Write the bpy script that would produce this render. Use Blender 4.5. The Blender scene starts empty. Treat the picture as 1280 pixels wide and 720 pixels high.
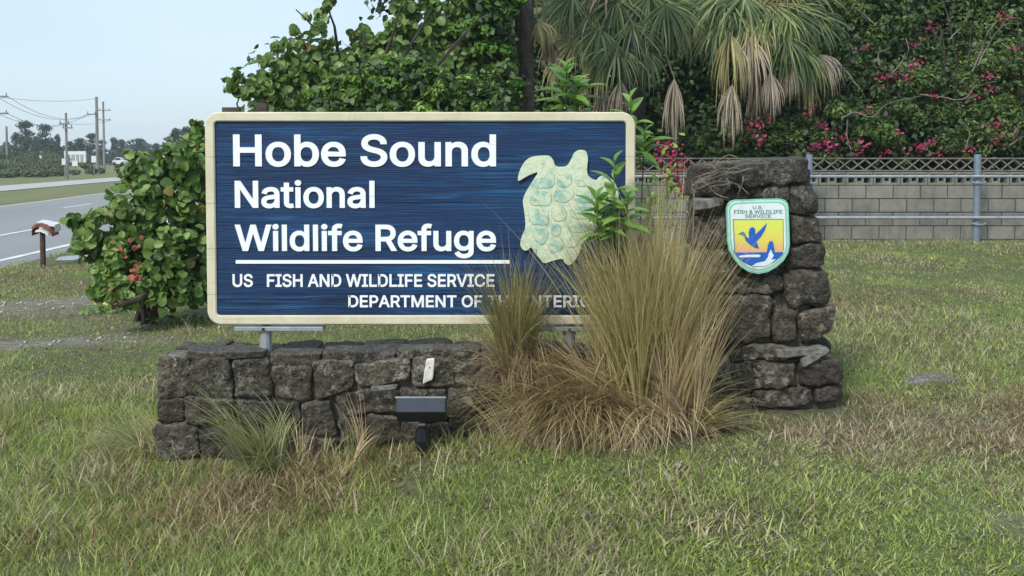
import bpy, bmesh, math, random, os
import numpy as np
from mathutils import Vector, Matrix, noise, Quaternion
from mathutils.geometry import tessellate_polygon

random.seed(7); R = np.random.default_rng(7)
SC = bpy.context.scene
COL = SC.collection
PI = math.pi

# ------------------------------------------------------------------ camera
HAZE = .0007
EYE = 1.65; PITCH = 0.0454; FX = 1244.0; CY = 251.5
cam = bpy.data.cameras.new('camera'); camo = bpy.data.objects.new('camera', cam); COL.objects.link(camo)
cam.lens = 35.0; cam.sensor_width = 36.0 * 35.0 / 35.0 * (1280 / FX) / (36 / 35.0)
cam.shift_y = -(360 - CY) / 1280.0
cam.clip_end = 3000; cam.clip_start = 0.05
camo.location = (0, 0, EYE); camo.rotation_euler = (PI / 2 - PITCH, 0, 0)
SC.camera = camo
SC.render.resolution_x, SC.render.resolution_y = 1024, 576
SC.view_settings.view_transform = 'Standard'; SC.view_settings.look = 'None'
SC.view_settings.exposure = 0.6; SC.view_settings.gamma = 1.0
SC.cycles.max_bounces = 8; SC.cycles.diffuse_bounces = 3; SC.cycles.glossy_bounces = 2
SC.cycles.transmission_bounces = 4; SC.cycles.volume_bounces = 0; SC.cycles.transparent_max_bounces = 6

# ------------------------------------------------------------------ world and sun
SUN_EL, SUN_AZ = math.radians(42), math.radians(-148)
w = bpy.data.worlds.new('World'); SC.world = w; w.use_nodes = True
nt = w.node_tree; nt.nodes.clear()
out = nt.nodes.new('ShaderNodeOutputWorld'); bg = nt.nodes.new('ShaderNodeBackground')
sky = nt.nodes.new('ShaderNodeTexSky'); sky.sky_type = 'NISHITA'; sky.sun_disc = False
sky.sun_elevation = SUN_EL; sky.sun_rotation = SUN_AZ
sky.air_density = 1.0; sky.dust_density = 1.2; sky.ozone_density = 1.0
# thin overcast: pale cloud veil mixed over the clear sky, the same all round
tc = nt.nodes.new('ShaderNodeTexCoord'); mp = nt.nodes.new('ShaderNodeMapping'); mp.inputs['Scale'].default_value = (1.2, 1.2, 5)
ns = nt.nodes.new('ShaderNodeTexNoise'); ns.inputs['Scale'].default_value = 1.6; ns.inputs['Detail'].default_value = 5
rp = nt.nodes.new('ShaderNodeMapRange'); rp.inputs['From Min'].default_value = .3; rp.inputs['From Max'].default_value = .7
rp.inputs['To Min'].default_value = .62; rp.inputs['To Max'].default_value = .86
mx = nt.nodes.new('ShaderNodeMix'); mx.data_type = 'RGBA'
mx.inputs['B'].default_value = (5.8, 7.2, 8.3, 1)
L = nt.links.new
L(tc.outputs['Generated'], mp.inputs[0]); L(mp.outputs[0], ns.inputs['Vector']); L(ns.outputs['Fac'], rp.inputs['Value'])
L(rp.outputs[0], mx.inputs['Factor']); L(sky.outputs[0], mx.inputs['A']); L(mx.outputs['Result'], bg.inputs['Color'])
bg.inputs['Strength'].default_value = 0.088
L(bg.outputs[0], out.inputs[0])
sl = bpy.data.lights.new('sun', 'SUN'); slo = bpy.data.objects.new('sun', sl); COL.objects.link(slo)
sl.energy = 2.1; sl.angle = math.radians(13); sl.color = (1.0, .95, .88)
sd = Vector((math.sin(SUN_AZ) * math.cos(SUN_EL), math.cos(SUN_AZ) * math.cos(SUN_EL), math.sin(SUN_EL)))
slo.rotation_euler = (-sd).to_track_quat('-Z', 'Y').to_euler(); slo.location = sd * 30

# ------------------------------------------------------------------ measuring the photograph
CP, SP = math.cos(PITCH), math.sin(PITCH)
def P(px, py, Y):
    u = (px - 640) / FX; v = (CY - py) / FX
    dy = CP + v * SP; dz = -SP + v * CP
    return Vector((u * Y / dy, Y, EYE + dz * Y / dy))
def sst(t): t = np.clip(t, 0, 1); return t * t * (3 - 2 * t)
def shift(y):
    y = np.asarray(y, float)
    return np.where(y < 45, .0015 * np.maximum(y, 0) ** 2, 3.04 + .11 * (y - 45))
def gz(x, y):
    """height of the lawn"""
    x = np.asarray(x, float); y = np.asarray(y, float)
    xs = x + shift(y)
    z = -.16 + .08 * sst((xs + 7.95) / .5) + .10 * sst((xs + 7.4) / 4.2)
    z = z + .26 * sst((x + 1.9) / 3.6) * (.35 + .65 * sst((y - 3.2) / 2.4)) - .02 * sst((5 - y) / 2)
    z = z + .15 * sst((y - 6) / 8) * sst((x + 3.5) / 4)
    z = z + .05 * sst((-15.9 - xs) / .6) + .015 * sst((-21.9 - xs) * -1 / .3) * 0
    b = .018 * np.sin(x * 2.1 + 1.3 * np.sin(y * 1.4)) + .014 * np.sin(y * 2.9 + x * 1.1)
    near = sst((xs + 7.2) / .8) * sst((40 - y) / 20)
    return z + b * near
def gzf(x, y): return float(gz(x, y))
def G(px, py, z=0.0):
    u = (px - 640) / FX; v = (CY - py) / FX
    dy = CP + v * SP; dz = -SP + v * CP
    t = (z - EYE) / dz
    for _ in range(6):
        z = gzf(u * t, dy * t); t = (z - EYE) / dz
    return Vector((u * t, dy * t, z))

# ------------------------------------------------------------------ materials
def mat(name):
    m = bpy.data.materials.new(name); m.use_nodes = True
    b = m.node_tree.nodes['Principled BSDF']
    return m, m.node_tree, b
class N:
    def __init__(s, t): s.t = t
    def n(s, kind, **kw):
        x = s.t.nodes.new('ShaderNode' + kind)
        for k, v in kw.items(): setattr(x, k, v)
        return x
    def l(s, a, b): s.t.links.new(a, b)
    def noise(s, scale, detail=4, rough=.55, vec=None, dist=0):
        x = s.n('TexNoise'); x.inputs['Scale'].default_value = scale; x.inputs['Detail'].default_value = detail
        x.inputs['Roughness'].default_value = rough; x.inputs['Distortion'].default_value = dist
        if vec is not None: s.l(vec, x.inputs['Vector'])
        return x.outputs['Fac']
    def ramp(s, fac, stops):
        x = s.n('ValToRGB'); e = x.color_ramp.elements
        while len(e) < len(stops): e.new(.5)
        for i, (p, c) in enumerate(stops):
            e[i].position = p; e[i].color = (c[0], c[1], c[2], 1) if not isinstance(c, (int, float)) else (c, c, c, 1)
        s.l(fac, x.inputs[0]); return x.outputs[0]
    def mix(s, fac, a, b, mode='MIX'):
        x = s.n('Mix', data_type='RGBA', blend_type=mode)
        for sock, val in ((x.inputs['Factor'], fac), (x.inputs['A'], a), (x.inputs['B'], b)):
            if isinstance(val, (int, float)): sock.default_value = val
            elif isinstance(val, tuple): sock.default_value = (*val, 1) if len(val) == 3 else val
            else: s.l(val, sock)
        return x.outputs['Result']
    def math(s, op, a, b=0.0, clamp=False):
        x = s.n('Math', operation=op, use_clamp=clamp)
        for i, val in enumerate((a, b)):
            if isinstance(val, (int, float)): x.inputs[i].default_value = val
            else: s.l(val, x.inputs[i])
        return x.outputs[0]
    def bump(s, h, strength, dist, bsdf):
        x = s.n('Bump'); x.inputs['Strength'].default_value = strength; x.inputs['Distance'].default_value = dist
        s.l(h, x.inputs['Height']); s.l(x.outputs[0], bsdf.inputs['Normal'])
    def pos(s): return s.n('NewGeometry').outputs['Position']
    def obj(s): return s.n('TexCoord').outputs['Object']
    def rnd(s): return s.n('ObjectInfo').outputs['Random']
    def attr(s, name, typ='GEOMETRY'):
        x = s.n('Attribute', attribute_name=name, attribute_type=typ); return x.outputs['Fac']
    def scale(s, vec, sc):
        x = s.n('Mapping'); x.inputs['Scale'].default_value = sc; s.l(vec, x.inputs[0]); return x.outputs[0]

def plain(name, col, rough=.6, metal=0.0, var=.12, vscale=8.0, bump=0.0):
    m, t, b = mat(name); n = N(t)
    f = n.noise(vscale, 5, .6, n.pos())
    c = n.ramp(f, [(.25, tuple(v * (1 - var * 2) for v in col)), (.75, tuple(min(1, v * (1 + var)) for v in col))])
    n.l(c, b.inputs['Base Color']); b.inputs['Roughness'].default_value = rough; b.inputs['Metallic'].default_value = metal
    if bump: n.bump(n.noise(vscale * 6, 4, .6, n.pos()), bump, .01, b)
    return m
def leafmat(name, c0, c1, c2, rough=.45, trans=.25, inst=False, brown=None, bt=.955):
    """leaf colour runs c0..c2 by a per-leaf value, mixed with clump-sized variation"""
    m, t, b = mat(name); n = N(t)
    a = n.attr('rnd'); r = n.rnd()
    f = n.math('ADD', n.math('MULTIPLY', a, .55), n.math('MULTIPLY', n.noise(2.2, 3, .6, n.pos()), .55))
    f = n.math('ADD', f, n.math('MULTIPLY', n.math('SUBTRACT', r, .5), .35))
    c = n.ramp(f, [(.2, c0), (.52, c1), (.85, c2)])
    if brown:
        c = n.mix(n.math('GREATER_THAN', n.math('FRACT', n.math('MULTIPLY', n.math('ADD', a, r), 7.13)), bt), c, brown)
    n.l(c, b.inputs['Base Color']); b.inputs['Roughness'].default_value = rough
    if trans:
        tr = n.n('BsdfTranslucent'); n.l(c, tr.inputs['Color']); mxs = n.n('MixShader'); mxs.inputs[0].default_value = trans
        n.l(b.outputs[0], mxs.inputs[1]); n.l(tr.outputs[0], mxs.inputs[2])
        n.l(mxs.outputs[0], t.nodes['Material Output'].inputs['Surface'])
    return m

# stone
def stone_mat():
    m, t, b = mat('coquina_rock'); n = N(t); p = n.pos()
    r = n.rnd()
    v = n.scale(p, (1, 1, 1))
    f1 = n.noise(9, 6, .65, v, .4); f2 = n.noise(48, 5, .7, v); f3 = n.noise(3.1, 3, .6, v)
    base = n.ramp(f1, [(.28, (.022, .018, .013)), (.46, (.082, .070, .054)), (.66, (.19, .168, .135))])
    base = n.mix(n.math('MULTIPLY', r, .5), base, (.125, .105, .078))
    # pale lichen and salt crust, with its own shapes
    li = n.ramp(n.math('MULTIPLY', n.noise(16, 7, .72, v, .8), n.math('ADD', f3, .55)), [(.56, 0.0), (.66, 1.0)])
    base = n.mix(n.math('MULTIPLY', n.n('SeparateColor').outputs[0] if False else n.math('MULTIPLY', li, 1.0), .8), base, (.34, .32, .285))
    # upward faces are mixed towards a paler grey
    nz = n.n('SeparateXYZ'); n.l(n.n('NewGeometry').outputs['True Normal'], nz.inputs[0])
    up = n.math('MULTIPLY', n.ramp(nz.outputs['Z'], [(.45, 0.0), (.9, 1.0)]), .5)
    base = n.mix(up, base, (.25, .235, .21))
    base = n.mix(1.0, base, n.ramp(n.math('FRACT', n.math('MULTIPLY', r, 7.3)), [(0, (.50, .50, .51)), (.6, (.76, .75, .73)), (1, (1.2, 1.18, 1.14))]), 'MULTIPLY')
    base = n.mix(n.ramp(f2, [(.47, 0.0), (.62, .8)]), base, (.010, .009, .007))
    moss = n.ramp(n.noise(5.0, 5, .7, v), [(.58, 0.0), (.72, .35)])
    base = n.mix(moss, base, (.065, .07, .03))
    n.l(base, b.inputs['Base Color']); b.inputs['Roughness'].default_value = .93
    vo = n.n('TexVoronoi'); vo.inputs['Scale'].default_value = 55; n.l(v, vo.inputs['Vector'])
    h = n.math('ADD', n.math('MULTIPLY', f2, .8), n.math('MULTIPLY', vo.outputs['Distance'], .5))
    h = n.math('ADD', h, n.math('MULTIPLY', n.noise(14, 6, .7, v), 1.6))
    n.bump(h, .75, .035, b)
    return m
M = {}
M['stone'] = stone_mat()
M['mortar'] = plain('dark_mortar', (.13, .115, .092), .95, 0, .3, 14, .8)
M['quartz'] = plain('white_patch', (.72, .70, .64), .7, 0, .1, 30, .3)
M['ledge'] = plain('pale_mortar', (.23, .22, .20), .9, 0, .45, 22, .9)
# sign paints
def blue_mat():
    m, t, b = mat('blue_stained_wood'); n = N(t); p = n.pos()
    g = n.scale(p, (1.3, 1, 46)); g2 = n.scale(p, (3.5, 1, 170))
    f = n.noise(1.6, 6, .62, g, .25); f2 = n.noise(1.3, 4, .6, g2)
    c = n.ramp(f, [(.32, (.002, .009, .030)), (.45, (.003, .020, .070)), (.57, (.004, .050, .145)), (.72, (.015, .13, .30))])
    c = n.mix(n.ramp(f2, [(.54, 0.0), (.72, .45)]), c, (.09, .22, .38))
    c = n.mix(n.ramp(f2, [(.3, .55), (.46, 0.0)]), c, (.002, .010, .04))
    big = n.noise(1.1, 3, .5, n.scale(p, (1.4, 1, 5)))
    c = n.mix(n.ramp(big, [(.40, .75), (.6, 0.0)]), c, (.003, .014, .055))
    c = n.mix(n.math('MULTIPLY', n.math('SUBTRACT', n.rnd(), .35), .5, True), c, (.012, .07, .20))
    n.l(c, b.inputs['Base Color']); b.inputs['Roughness'].default_value = .55
    b.inputs['Specular IOR Level'].default_value = .3
    n.bump(n.math('ADD', f2, f), .7, .006, b)
    return m
M['blue'] = blue_mat()
def cream_mat():
    m, t, b = mat('cream_paint'); n = N(t); p = n.pos()
    f = n.noise(6, 5, .6, n.scale(p, (1, 1, 1)))
    c = n.ramp(f, [(.3, (.58, .53, .37)), (.7, (.70, .65, .49))])
    st = n.noise(3, 5, .7, n.scale(p, (8, 1, 1.2)))
    c = n.mix(n.ramp(st, [(.55, 0.0), (.75, .35)]), c, (.42, .36, .22))
    n.l(c, b.inputs['Base Color']); b.inputs['Roughness'].default_value = .6
    sx = n.n('SeparateXYZ'); n.l(p, sx.inputs[0])
    for zj in [P(300, q, 5.28).z for q in (196, 254, 311, 368)]:
        k = n.math('LESS_THAN', n.math('ABSOLUTE', n.math('SUBTRACT', sx.outputs['Z'], zj)), .0022)
        c = n.mix(n.math('MULTIPLY', k, .55), c, (.22, .19, .12))
    dirt = n.ramp(n.noise(34, 6, .75, p), [(.60, 0.0), (.72, .45)]); c = n.mix(dirt, c, (.36, .32, .22)); n.l(c, b.inputs['Base Color'])
    n.bump(n.noise(3, 5, .7, n.scale(p, (2, 2, 60))), .5, .006, b)
    return m
M['cream'] = cream_mat()
def white_mat():
    m, t, b = mat('white_letter_paint'); n = N(t); p = n.pos()
    f = n.noise(2.5, 6, .65, n.scale(p, (2, 1, 60)))
    c = n.ramp(f, [(.28, (.62, .67, .74)), (.42, (.86, .88, .90)), (.8, (.90, .91, .91))])
    c = n.mix(n.ramp(n.noise(24, 5, .7, p), [(.62, 0.0), (.74, .5)]), c, (.5, .53, .56))
    n.l(c, b.inputs['Base Color']); b.inputs['Roughness'].default_value = .5
    return m
M['white'] = white_mat()
def turtle_mat(name, teal):
    m, t, b = mat(name); n = N(t); p = n.pos()
    f = n.noise(11, 5, .65, p, .6); f2 = n.noise(26, 5, .7, p, 1.2)
    c = n.ramp(f2, [(.3, (.40, .55, .43)), (.5, (.60, .68, .49)), (.7, (.74, .76, .57))])
    k = n.ramp(f, [(.52 - teal, 0.0), (.66 - teal, .75)])
    c = n.mix(k, c, (.10, .38, .37))
    n.l(c, b.inputs['Base Color']); b.inputs['Roughness'].default_value = .55
    n.bump(f2, .5, .01, b)
    return m
M['turtle'] = turtle_mat('turtle_paint', -.03); M['scute'] = turtle_mat('scute_paint', .05)
M['groove'] = plain('carved_line', (.34, .47, .35), .7, 0, .25, 30)
M['galv'] = plain('galvanised_steel', (.42, .46, .50), .45, .55, .15, 12)
M['pipe'] = plain('painted_pipe', (.22, .27, .34), .4, .3, .15, 9)
M['block'] = None
def block_mat():
    m, t, b = mat('concrete_block'); n = N(t); p = n.pos()
    f = n.noise(4, 5, .65, p); r = n.rnd()
    c = n.ramp(f, [(.3, (.16, .162, .145)), (.7, (.29, .285, .25))])
    c = n.mix(n.math('MULTIPLY', r, .6), c, (.21, .205, .18), 'MIX')
    c = n.mix(.6, c, n.mix(r, (.72, .72, .72), (1.15, 1.15, 1.1)), 'MULTIPLY')
    st = n.noise(3, 5, .7, n.scale(p, (3, 1, .5)))
    c = n.mix(n.ramp(st, [(.5, 0.0), (.72, .5)]), c, (.06, .065, .05))
    n.l(c, b.inputs['Base Color']); b.inputs['Roughness'].default_value = .9
    n.bump(n.noise(50, 4, .7, p), .5, .01, b); return m
M['block'] = block_mat()
M['joint'] = plain('block_mortar', (.085, .085, .075), .95, 0, .2, 12)
M['lattice'] = plain('weathered_lattice', (.17, .16, .14), .85, 0, .25, 10)
# road
def road_mat():
    m, t, b = mat('asphalt'); n = N(t); p = n.pos()
    f = n.noise(.35, 5, .6, n.scale(p, (1, .12, 1))); f2 = n.noise(60, 3, .7, p)
    c = n.ramp(f, [(.3, (.20, .205, .21)), (.7, (.27, .275, .28))])
    c = n.mix(n.ramp(f2, [(.4, 0.0), (.8, .35)]), c, (.28, .28, .28))
    n.l(c, b.inputs['Base Color']); b.inputs['Roughness'].default_value = .85; return m
M['road'] = road_mat()
M['line'] = plain('road_paint', (.72, .73, .74), .6, 0, .15, 2)
def ground_mat():
    m, t, b = mat('lawn_soil'); n = N(t); p = n.pos()
    f = n.noise(1.3, 6, .65, p); f2 = n.noise(22, 6, .75, p); f3 = n.noise(.22, 4, .6, p)
    soil = n.ramp(f2, [(.3, (.04, .034, .024)), (.55, (.12, .10, .07)), (.75, (.25, .225, .18))])
    gr = n.ramp(f2, [(.3, (.055, .08, .02)), (.7, (.18, .215, .08))])
    c = n.mix(n.ramp(f, [(.38, .15), (.6, .85)]), soil, gr)
    bare = n.attr('bare')
    grey = n.ramp(n.noise(9, 7, .8, n.scale(p, (.6, 1.8, 1)), .7), [(.35, (.11, .09, .065)), (.55, (.26, .235, .195)), (.68, (.48, .46, .43))])
    c = n.mix(bare, c, grey)
    # away from the lawn: mown verge
    far = n.attr('far')
    vg = n.ramp(n.noise(.5, 5, .7, p), [(.3, (.12, .14, .045)), (.7, (.20, .20, .085))])
    c = n.mix(far, c, vg)
    n.l(c, b.inputs['Base Color']); b.inputs['Roughness'].default_value = .95
    n.bump(f2, 1.0, .03, b); return m
M['ground'] = ground_mat()
def grass_mat(name, tall):
    m, t, b = mat(name); n = N(t); p = n.pos()
    r = n.rnd(); a = n.attr('rnd'); dry = n.attr('dry', 'INSTANCER'); red = n.attr('red', 'INSTANCER')
    f = n.math('ADD', n.math('MULTIPLY', a, .5), n.math('MULTIPLY', r, .5))
    green = n.ramp(f, [(.1, (.09, .16, .025)), (.5, (.27, .355, .075)), (.9, (.54, .61, .19))])
    drc = n.ramp(f, [(.1, (.12, .09, .05)), (.5, (.36, .31, .18)), (.9, (.66, .59, .40))])
    rdc = n.ramp(f, [(.1, (.14, .08, .04)), (.9, (.42, .28, .16))])
    k = n.math('GREATER_THAN', n.math('ADD', dry, n.math('MULTIPLY', n.math('SUBTRACT', n.math('FRACT', n.math('MULTIPLY', n.math('ADD', a, r), 5.7)), .5), .9)), .5)
    c = n.mix(k, green, drc)
    k2 = n.math('GREATER_THAN', n.math('ADD', red, n.math('MULTIPLY', n.math('SUBTRACT', n.math('FRACT', n.math('MULTIPLY', n.math('ADD', a, r), 9.3)), .5), .8)), .55)
    c = n.mix(k2, c, rdc)
    n.l(c, b.inputs['Base Color']); b.inputs['Roughness'].default_value = .6
    tr = n.n('BsdfTranslucent'); n.l(c, tr.inputs['Color']); ms = n.n('MixShader'); ms.inputs[0].default_value = .3
    n.l(b.outputs[0], ms.inputs[1]); n.l(tr.outputs[0], ms.inputs[2]); n.l(ms.outputs[0], t.nodes['Material Output'].inputs['Surface'])
    return m
M['grass'] = grass_mat('grass_blade', 0)
M['tan'] = leafmat('tan_grass', (.14, .10, .05), (.42, .32, .155), (.72, .60, .37), .6, .25)
M['olive'] = leafmat('olive_grass', (.13, .12, .04), (.34, .30, .11), (.62, .56, .28), .6, .25)
M['palegreen'] = leafmat('pale_green_grass', (.13, .16, .05), (.25, .27, .105), (.46, .45, .24), .6, .25)
M['deadgrass'] = leafmat('dead_grass', (.12, .075, .05), (.25, .17, .115), (.42, .34, .25), .7, .15)
M['grape'] = leafmat('sea_grape_leaf', (.05, .115, .022), (.165, .28, .055), (.38, .50, .16), .48, .34, brown=(.26, .20, .05), bt=.985)
M['grapedark'] = leafmat('sea_grape_leaf_high', (.035, .09, .018), (.12, .215, .042), (.28, .39, .12), .48, .36, brown=(.26, .22, .07), bt=.975)
M['bright'] = leafmat('bright_leaf', (.045, .13, .015), (.10, .24, .028), (.2, .38, .06), .5, .3)
M['feather'] = leafmat('feathery_leaf', (.05, .13, .016), (.18, .32, .04), (.38, .54, .10), .5, .3)
M['sapling'] = leafmat('sapling_leaf', (.07, .17, .025), (.15, .30, .05), (.30, .46, .12), .4, .3)
M['bougain'] = leafmat('vine_leaf', (.038, .095, .018), (.135, .225, .045), (.32, .40, .12), .6, .32, brown=(.13, .09, .04))
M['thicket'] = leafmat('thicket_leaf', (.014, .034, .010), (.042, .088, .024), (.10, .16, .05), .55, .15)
M['pink'] = leafmat('pink_bract', (.26, .018, .075), (.46, .035, .13), (.58, .10, .22), .6, .3)
M['palm'] = leafmat('palm_leaf', (.025, .055, .015), (.085, .135, .038), (.30, .36, .13), .45, .2)
M['palmtan'] = leafmat('palm_leaf_drying', (.12, .12, .04), (.27, .24, .09), (.46, .41, .2), .6, .15)
M['palmdead'] = leafmat('palm_leaf_dead', (.12, .085, .055), (.27, .215, .155), (.46, .39, .31), .75, .1)
M['bark'] = plain('bark', (.075, .062, .05), .95, 0, .4, 12, 1.0)
M['palebark'] = plain('pale_bark', (.20, .18, .15), .9, 0, .3, 14, .6)
M['redbrown'] = plain('dried_sea_grape', (.42, .12, .07), .8, 0, .3, 20)
M['pine'] = leafmat('far_pine', (.018, .034, .026), (.034, .062, .046), (.06, .10, .07), .8, .1)
M['scrub'] = leafmat('scrub_leaf', (.035, .055, .022), (.075, .105, .042), (.14, .165, .075), .8, .1)
M['black'] = plain('black_plastic', (.012, .013, .016), .38, 0, .2, 20)
M['slate'] = plain('dark_metal', (.045, .055, .072), .35, .2, .1, 20)
M['polewood'] = plain('grey_pole', (.23, .225, .215), .9, 0, .2, 1)
M['wire'] = plain('wire', (.10, .11, .12), .7)
M['plainwhite'] = plain('white_panel', (.70, .72, .72), .6, 0, .08, 1)
M['panelgrey'] = plain('grey_panel', (.33, .37, .38), .6, 0, .1, 1)
M['glass'] = plain('dark_glass', (.03, .04, .05), .15, 0, .1, 2)
M['rubber'] = plain('rubber', (.02, .02, .02), .8)
M['s_green'] = plain('shield_green', (.24, .58, .44), .5, 0, .06, 30)
M['s_pale'] = plain('shield_pale', (.60, .74, .72), .5, 0, .06, 30)
def yel():
    m, t, b = mat('shield_yellow'); n = N(t); p = n.pos()
    sx = n.n('SeparateXYZ'); n.l(p, sx.inputs[0])
    f = n.math('ADD', n.math('MULTIPLY', n.math('SUBTRACT', sx.outputs['Z'], 1.14), 5.5), n.math('MULTIPLY', n.noise(14, 4, .6, p), .5))
    c = n.ramp(f, [(.2, (.75, .40, .22)), (.5, (.76, .62, .12)), (.9, (.70, .74, .12))])
    n.l(c, b.inputs['Base Color']); b.inputs['Roughness'].default_value = .5; return m
M['s_yellow'] = yel()
M['s_blue'] = plain('shield_blue', (.015, .12, .50), .5, 0, .1, 30)
M['s_white'] = plain('shield_white', (.74, .80, .84), .5, 0, .04, 30)
M['s_text'] = plain('shield_text', (.08, .27, .24), .5)
M['postwood'] = plain('reddish_post', (.10, .05, .04), .85, 0, .3, 20, .5)
M['rust'] = plain('rust_red', (.28, .10, .075), .75, 0, .5, 26)
M['pebble'] = plain('pale_pebble', (.5, .49, .45), .8, 0, .3, 30)
M['litter'] = plain('brown_litter', (.19, .12, .07), .9, 0, .4, 9)

YELLOW = plain('yellow_petal', (.70, .58, .04), .6); PUDDLE = plain('shallow_water', (.10, .13, .16), .06)
# ------------------------------------------------------------------ object helpers
def wl(o):
    v = Vector((0, 0, 0))
    while o is not None: v += o.location; o = o.parent
    return v
def tag(o, label=None, cat=None, group=None, kind=None):
    if label: o['label'] = label
    if cat: o['category'] = cat
    if group: o['group'] = group
    if kind: o['kind'] = kind
    return o
def thing(name, loc, label, cat, group=None):
    o = bpy.data.objects.new(name, None); COL.objects.link(o); o.location = loc; o.empty_display_size = .1
    return tag(o, label, cat, group)
def link(name, me, m, parent=None, loc=None, smooth=False):
    if m is not None and len(me.materials) == 0: me.materials.append(m)
    o = bpy.data.objects.new(name, me); COL.objects.link(o)
    if parent is not None: o.parent = parent
    if loc is not None: o.location = Vector(loc) - (wl(parent) if parent else Vector())
    if smooth: me.shade_smooth()
    return o
def npmesh(name, V, F, rnd=None, attrs=None):
    """V (n,3); F (m,k) uniform faces"""
    me = bpy.data.meshes.new(name); V = np.ascontiguousarray(V, np.float32); F = np.ascontiguousarray(F, np.int32)
    me.vertices.add(len(V)); me.vertices.foreach_set('co', V.ravel())
    k = F.shape[1]; me.loops.add(F.size); me.loops.foreach_set('vertex_index', F.ravel())
    me.polygons.add(len(F)); me.polygons.foreach_set('loop_start', np.arange(0, F.size, k, dtype=np.int32))
    me.polygons.foreach_set('loop_total', np.full(len(F), k, np.int32))
    me.update(calc_edges=True)
    if rnd is not None:
        a = me.attributes.new('rnd', 'FLOAT', 'POINT'); a.data.foreach_set('value', np.ascontiguousarray(rnd, np.float32))
    for nme, arr in (attrs or {}).items():
        a = me.attributes.new(nme, 'FLOAT', 'POINT'); a.data.foreach_set('value', np.ascontiguousarray(arr, np.float32))
    return me
def nplink(name, V, F, m, parent=None, rnd=None, smooth=False):
    off = np.array(wl(parent)) if parent is not None else np.zeros(3)
    me = npmesh(name, np.asarray(V) - off, F, rnd)
    return link(name, me, m, parent, None, smooth)
class MB:
    def __init__(s): s.v = []; s.f = []
    def add(s, V, F):
        o = len(s.v); s.v += [tuple(v) for v in V]; s.f += [tuple(i + o for i in f) for f in F]; return s
    def box(s, a, b, bev=0.0):
        (x0, y0, z0), (x1, y1, z1) = a, b
        if bev <= 0:
            V = [(x, y, z) for z in (z0, z1) for y in (y0, y1) for x in (x0, x1)]
            return s.add(V, [(0, 2, 3, 1), (4, 5, 7, 6), (0, 1, 5, 4), (2, 6, 7, 3), (0, 4, 6, 2), (1, 3, 7, 5)])
        bm = bmesh.new(); bmesh.ops.create_cube(bm, size=1)
        for v in bm.verts: v.co = Vector(((x0 + x1) / 2 + v.co.x * (x1 - x0), (y0 + y1) / 2 + v.co.y * (y1 - y0), (z0 + z1) / 2 + v.co.z * (z1 - z0)))
        bmesh.ops.bevel(bm, geom=bm.edges[:], offset=bev, segments=1, affect='EDGES')
        bm.verts.index_update(); s.add([v.co for v in bm.verts], [[v.index for v in f.verts] for f in bm.faces]); bm.free(); return s
    def tube(s, path, rad, n=8, cap=True):
        path = [Vector(p) for p in path]
        if not hasattr(rad, '__len__'): rad = [rad] * len(path)
        V = []; up = None
        for i, p in enumerate(path):
            d = (path[min(i + 1, len(path) - 1)] - path[max(i - 1, 0)]).normalized()
            if up is None: up = d.orthogonal().normalized()
            up = (up - d * up.dot(d)).normalized() if abs(up.dot(d)) < .999 else d.orthogonal().normalized()
            sd_ = d.cross(up)
            for k in range(n):
                a = 2 * PI * k / n; V.append(p + (up * math.cos(a) + sd_ * math.sin(a)) * rad[i])
        F = [(i * n + k, i * n + (k + 1) % n, (i + 1) * n + (k + 1) % n, (i + 1) * n + k) for i in range(len(path) - 1) for k in range(n)]
        if cap: F += [tuple(range(n))[::-1], tuple((len(path) - 1) * n + k for k in range(n))]
        return s.add(V, F)
    def prism(s, pts, y0, y1, bev=0.0):
        """pts (x,z) outline, front at y0 (nearer the camera), back at y1; front edge chamfered by bev"""
        n = len(pts); P3 = [Vector((x, 0, z)) for x, z in pts]
        area = sum(pts[i][0] * pts[(i + 1) % n][1] - pts[(i + 1) % n][0] * pts[i][1] for i in range(n))
        if area < 0: pts = pts[::-1]; P3 = P3[::-1]
        tri = tessellate_polygon([P3])
        ins = []
        for i in range(n):
            a, b, c = Vector(pts[i - 1]), Vector(pts[i]), Vector(pts[(i + 1) % n])
            d1 = (b - a).normalized() if (b - a).length > 1e-9 else Vector((1, 0)); d2 = (c - b).normalized() if (c - b).length > 1e-9 else d1
            nrm = (Vector((-d1.y, d1.x)) + Vector((-d2.y, d2.x)))
            nrm = nrm.normalized() if nrm.length > 1e-6 else Vector((-d1.y, d1.x))
            ins.append(b + nrm * bev)
        V = [(x, y0, z) for x, z in ins] + [(x, y0 + bev, z) for x, z in pts] + [(x, y1, z) for x, z in pts]
        F = []
        for t in tri:
            a, b, c = t
            ar = (pts[b][0] - pts[a][0]) * (pts[c][1] - pts[a][1]) - (pts[c][0] - pts[a][0]) * (pts[b][1] - pts[a][1])
            if ar < 0: a, c = c, a
            F.append((a, b, c)); F.append((c + 2 * n, b + 2 * n, a + 2 * n))
        for i in range(n):
            j = (i + 1) % n
            F.append((i, i + n, j + n, j)); F.append((i + n, i + 2 * n, j + 2 * n, j + n))
        return s.add(V, F)
    def mesh(s, name, off=Vector()):
        me = bpy.data.meshes.new(name); me.from_pydata([tuple(Vector(v) - off) for v in s.v], [], s.f); me.update(); return me
    def build(s, name, m, parent=None, smooth=False):
        off = wl(parent) if parent is not None else Vector()
        return link(name, s.mesh(name, off), m, parent, None, smooth)
def pxs(pts, Y):
    r = []
    for px, py in pts:
        q = P(px, py, Y); r.append((q.x, q.z))
    return r

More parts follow.
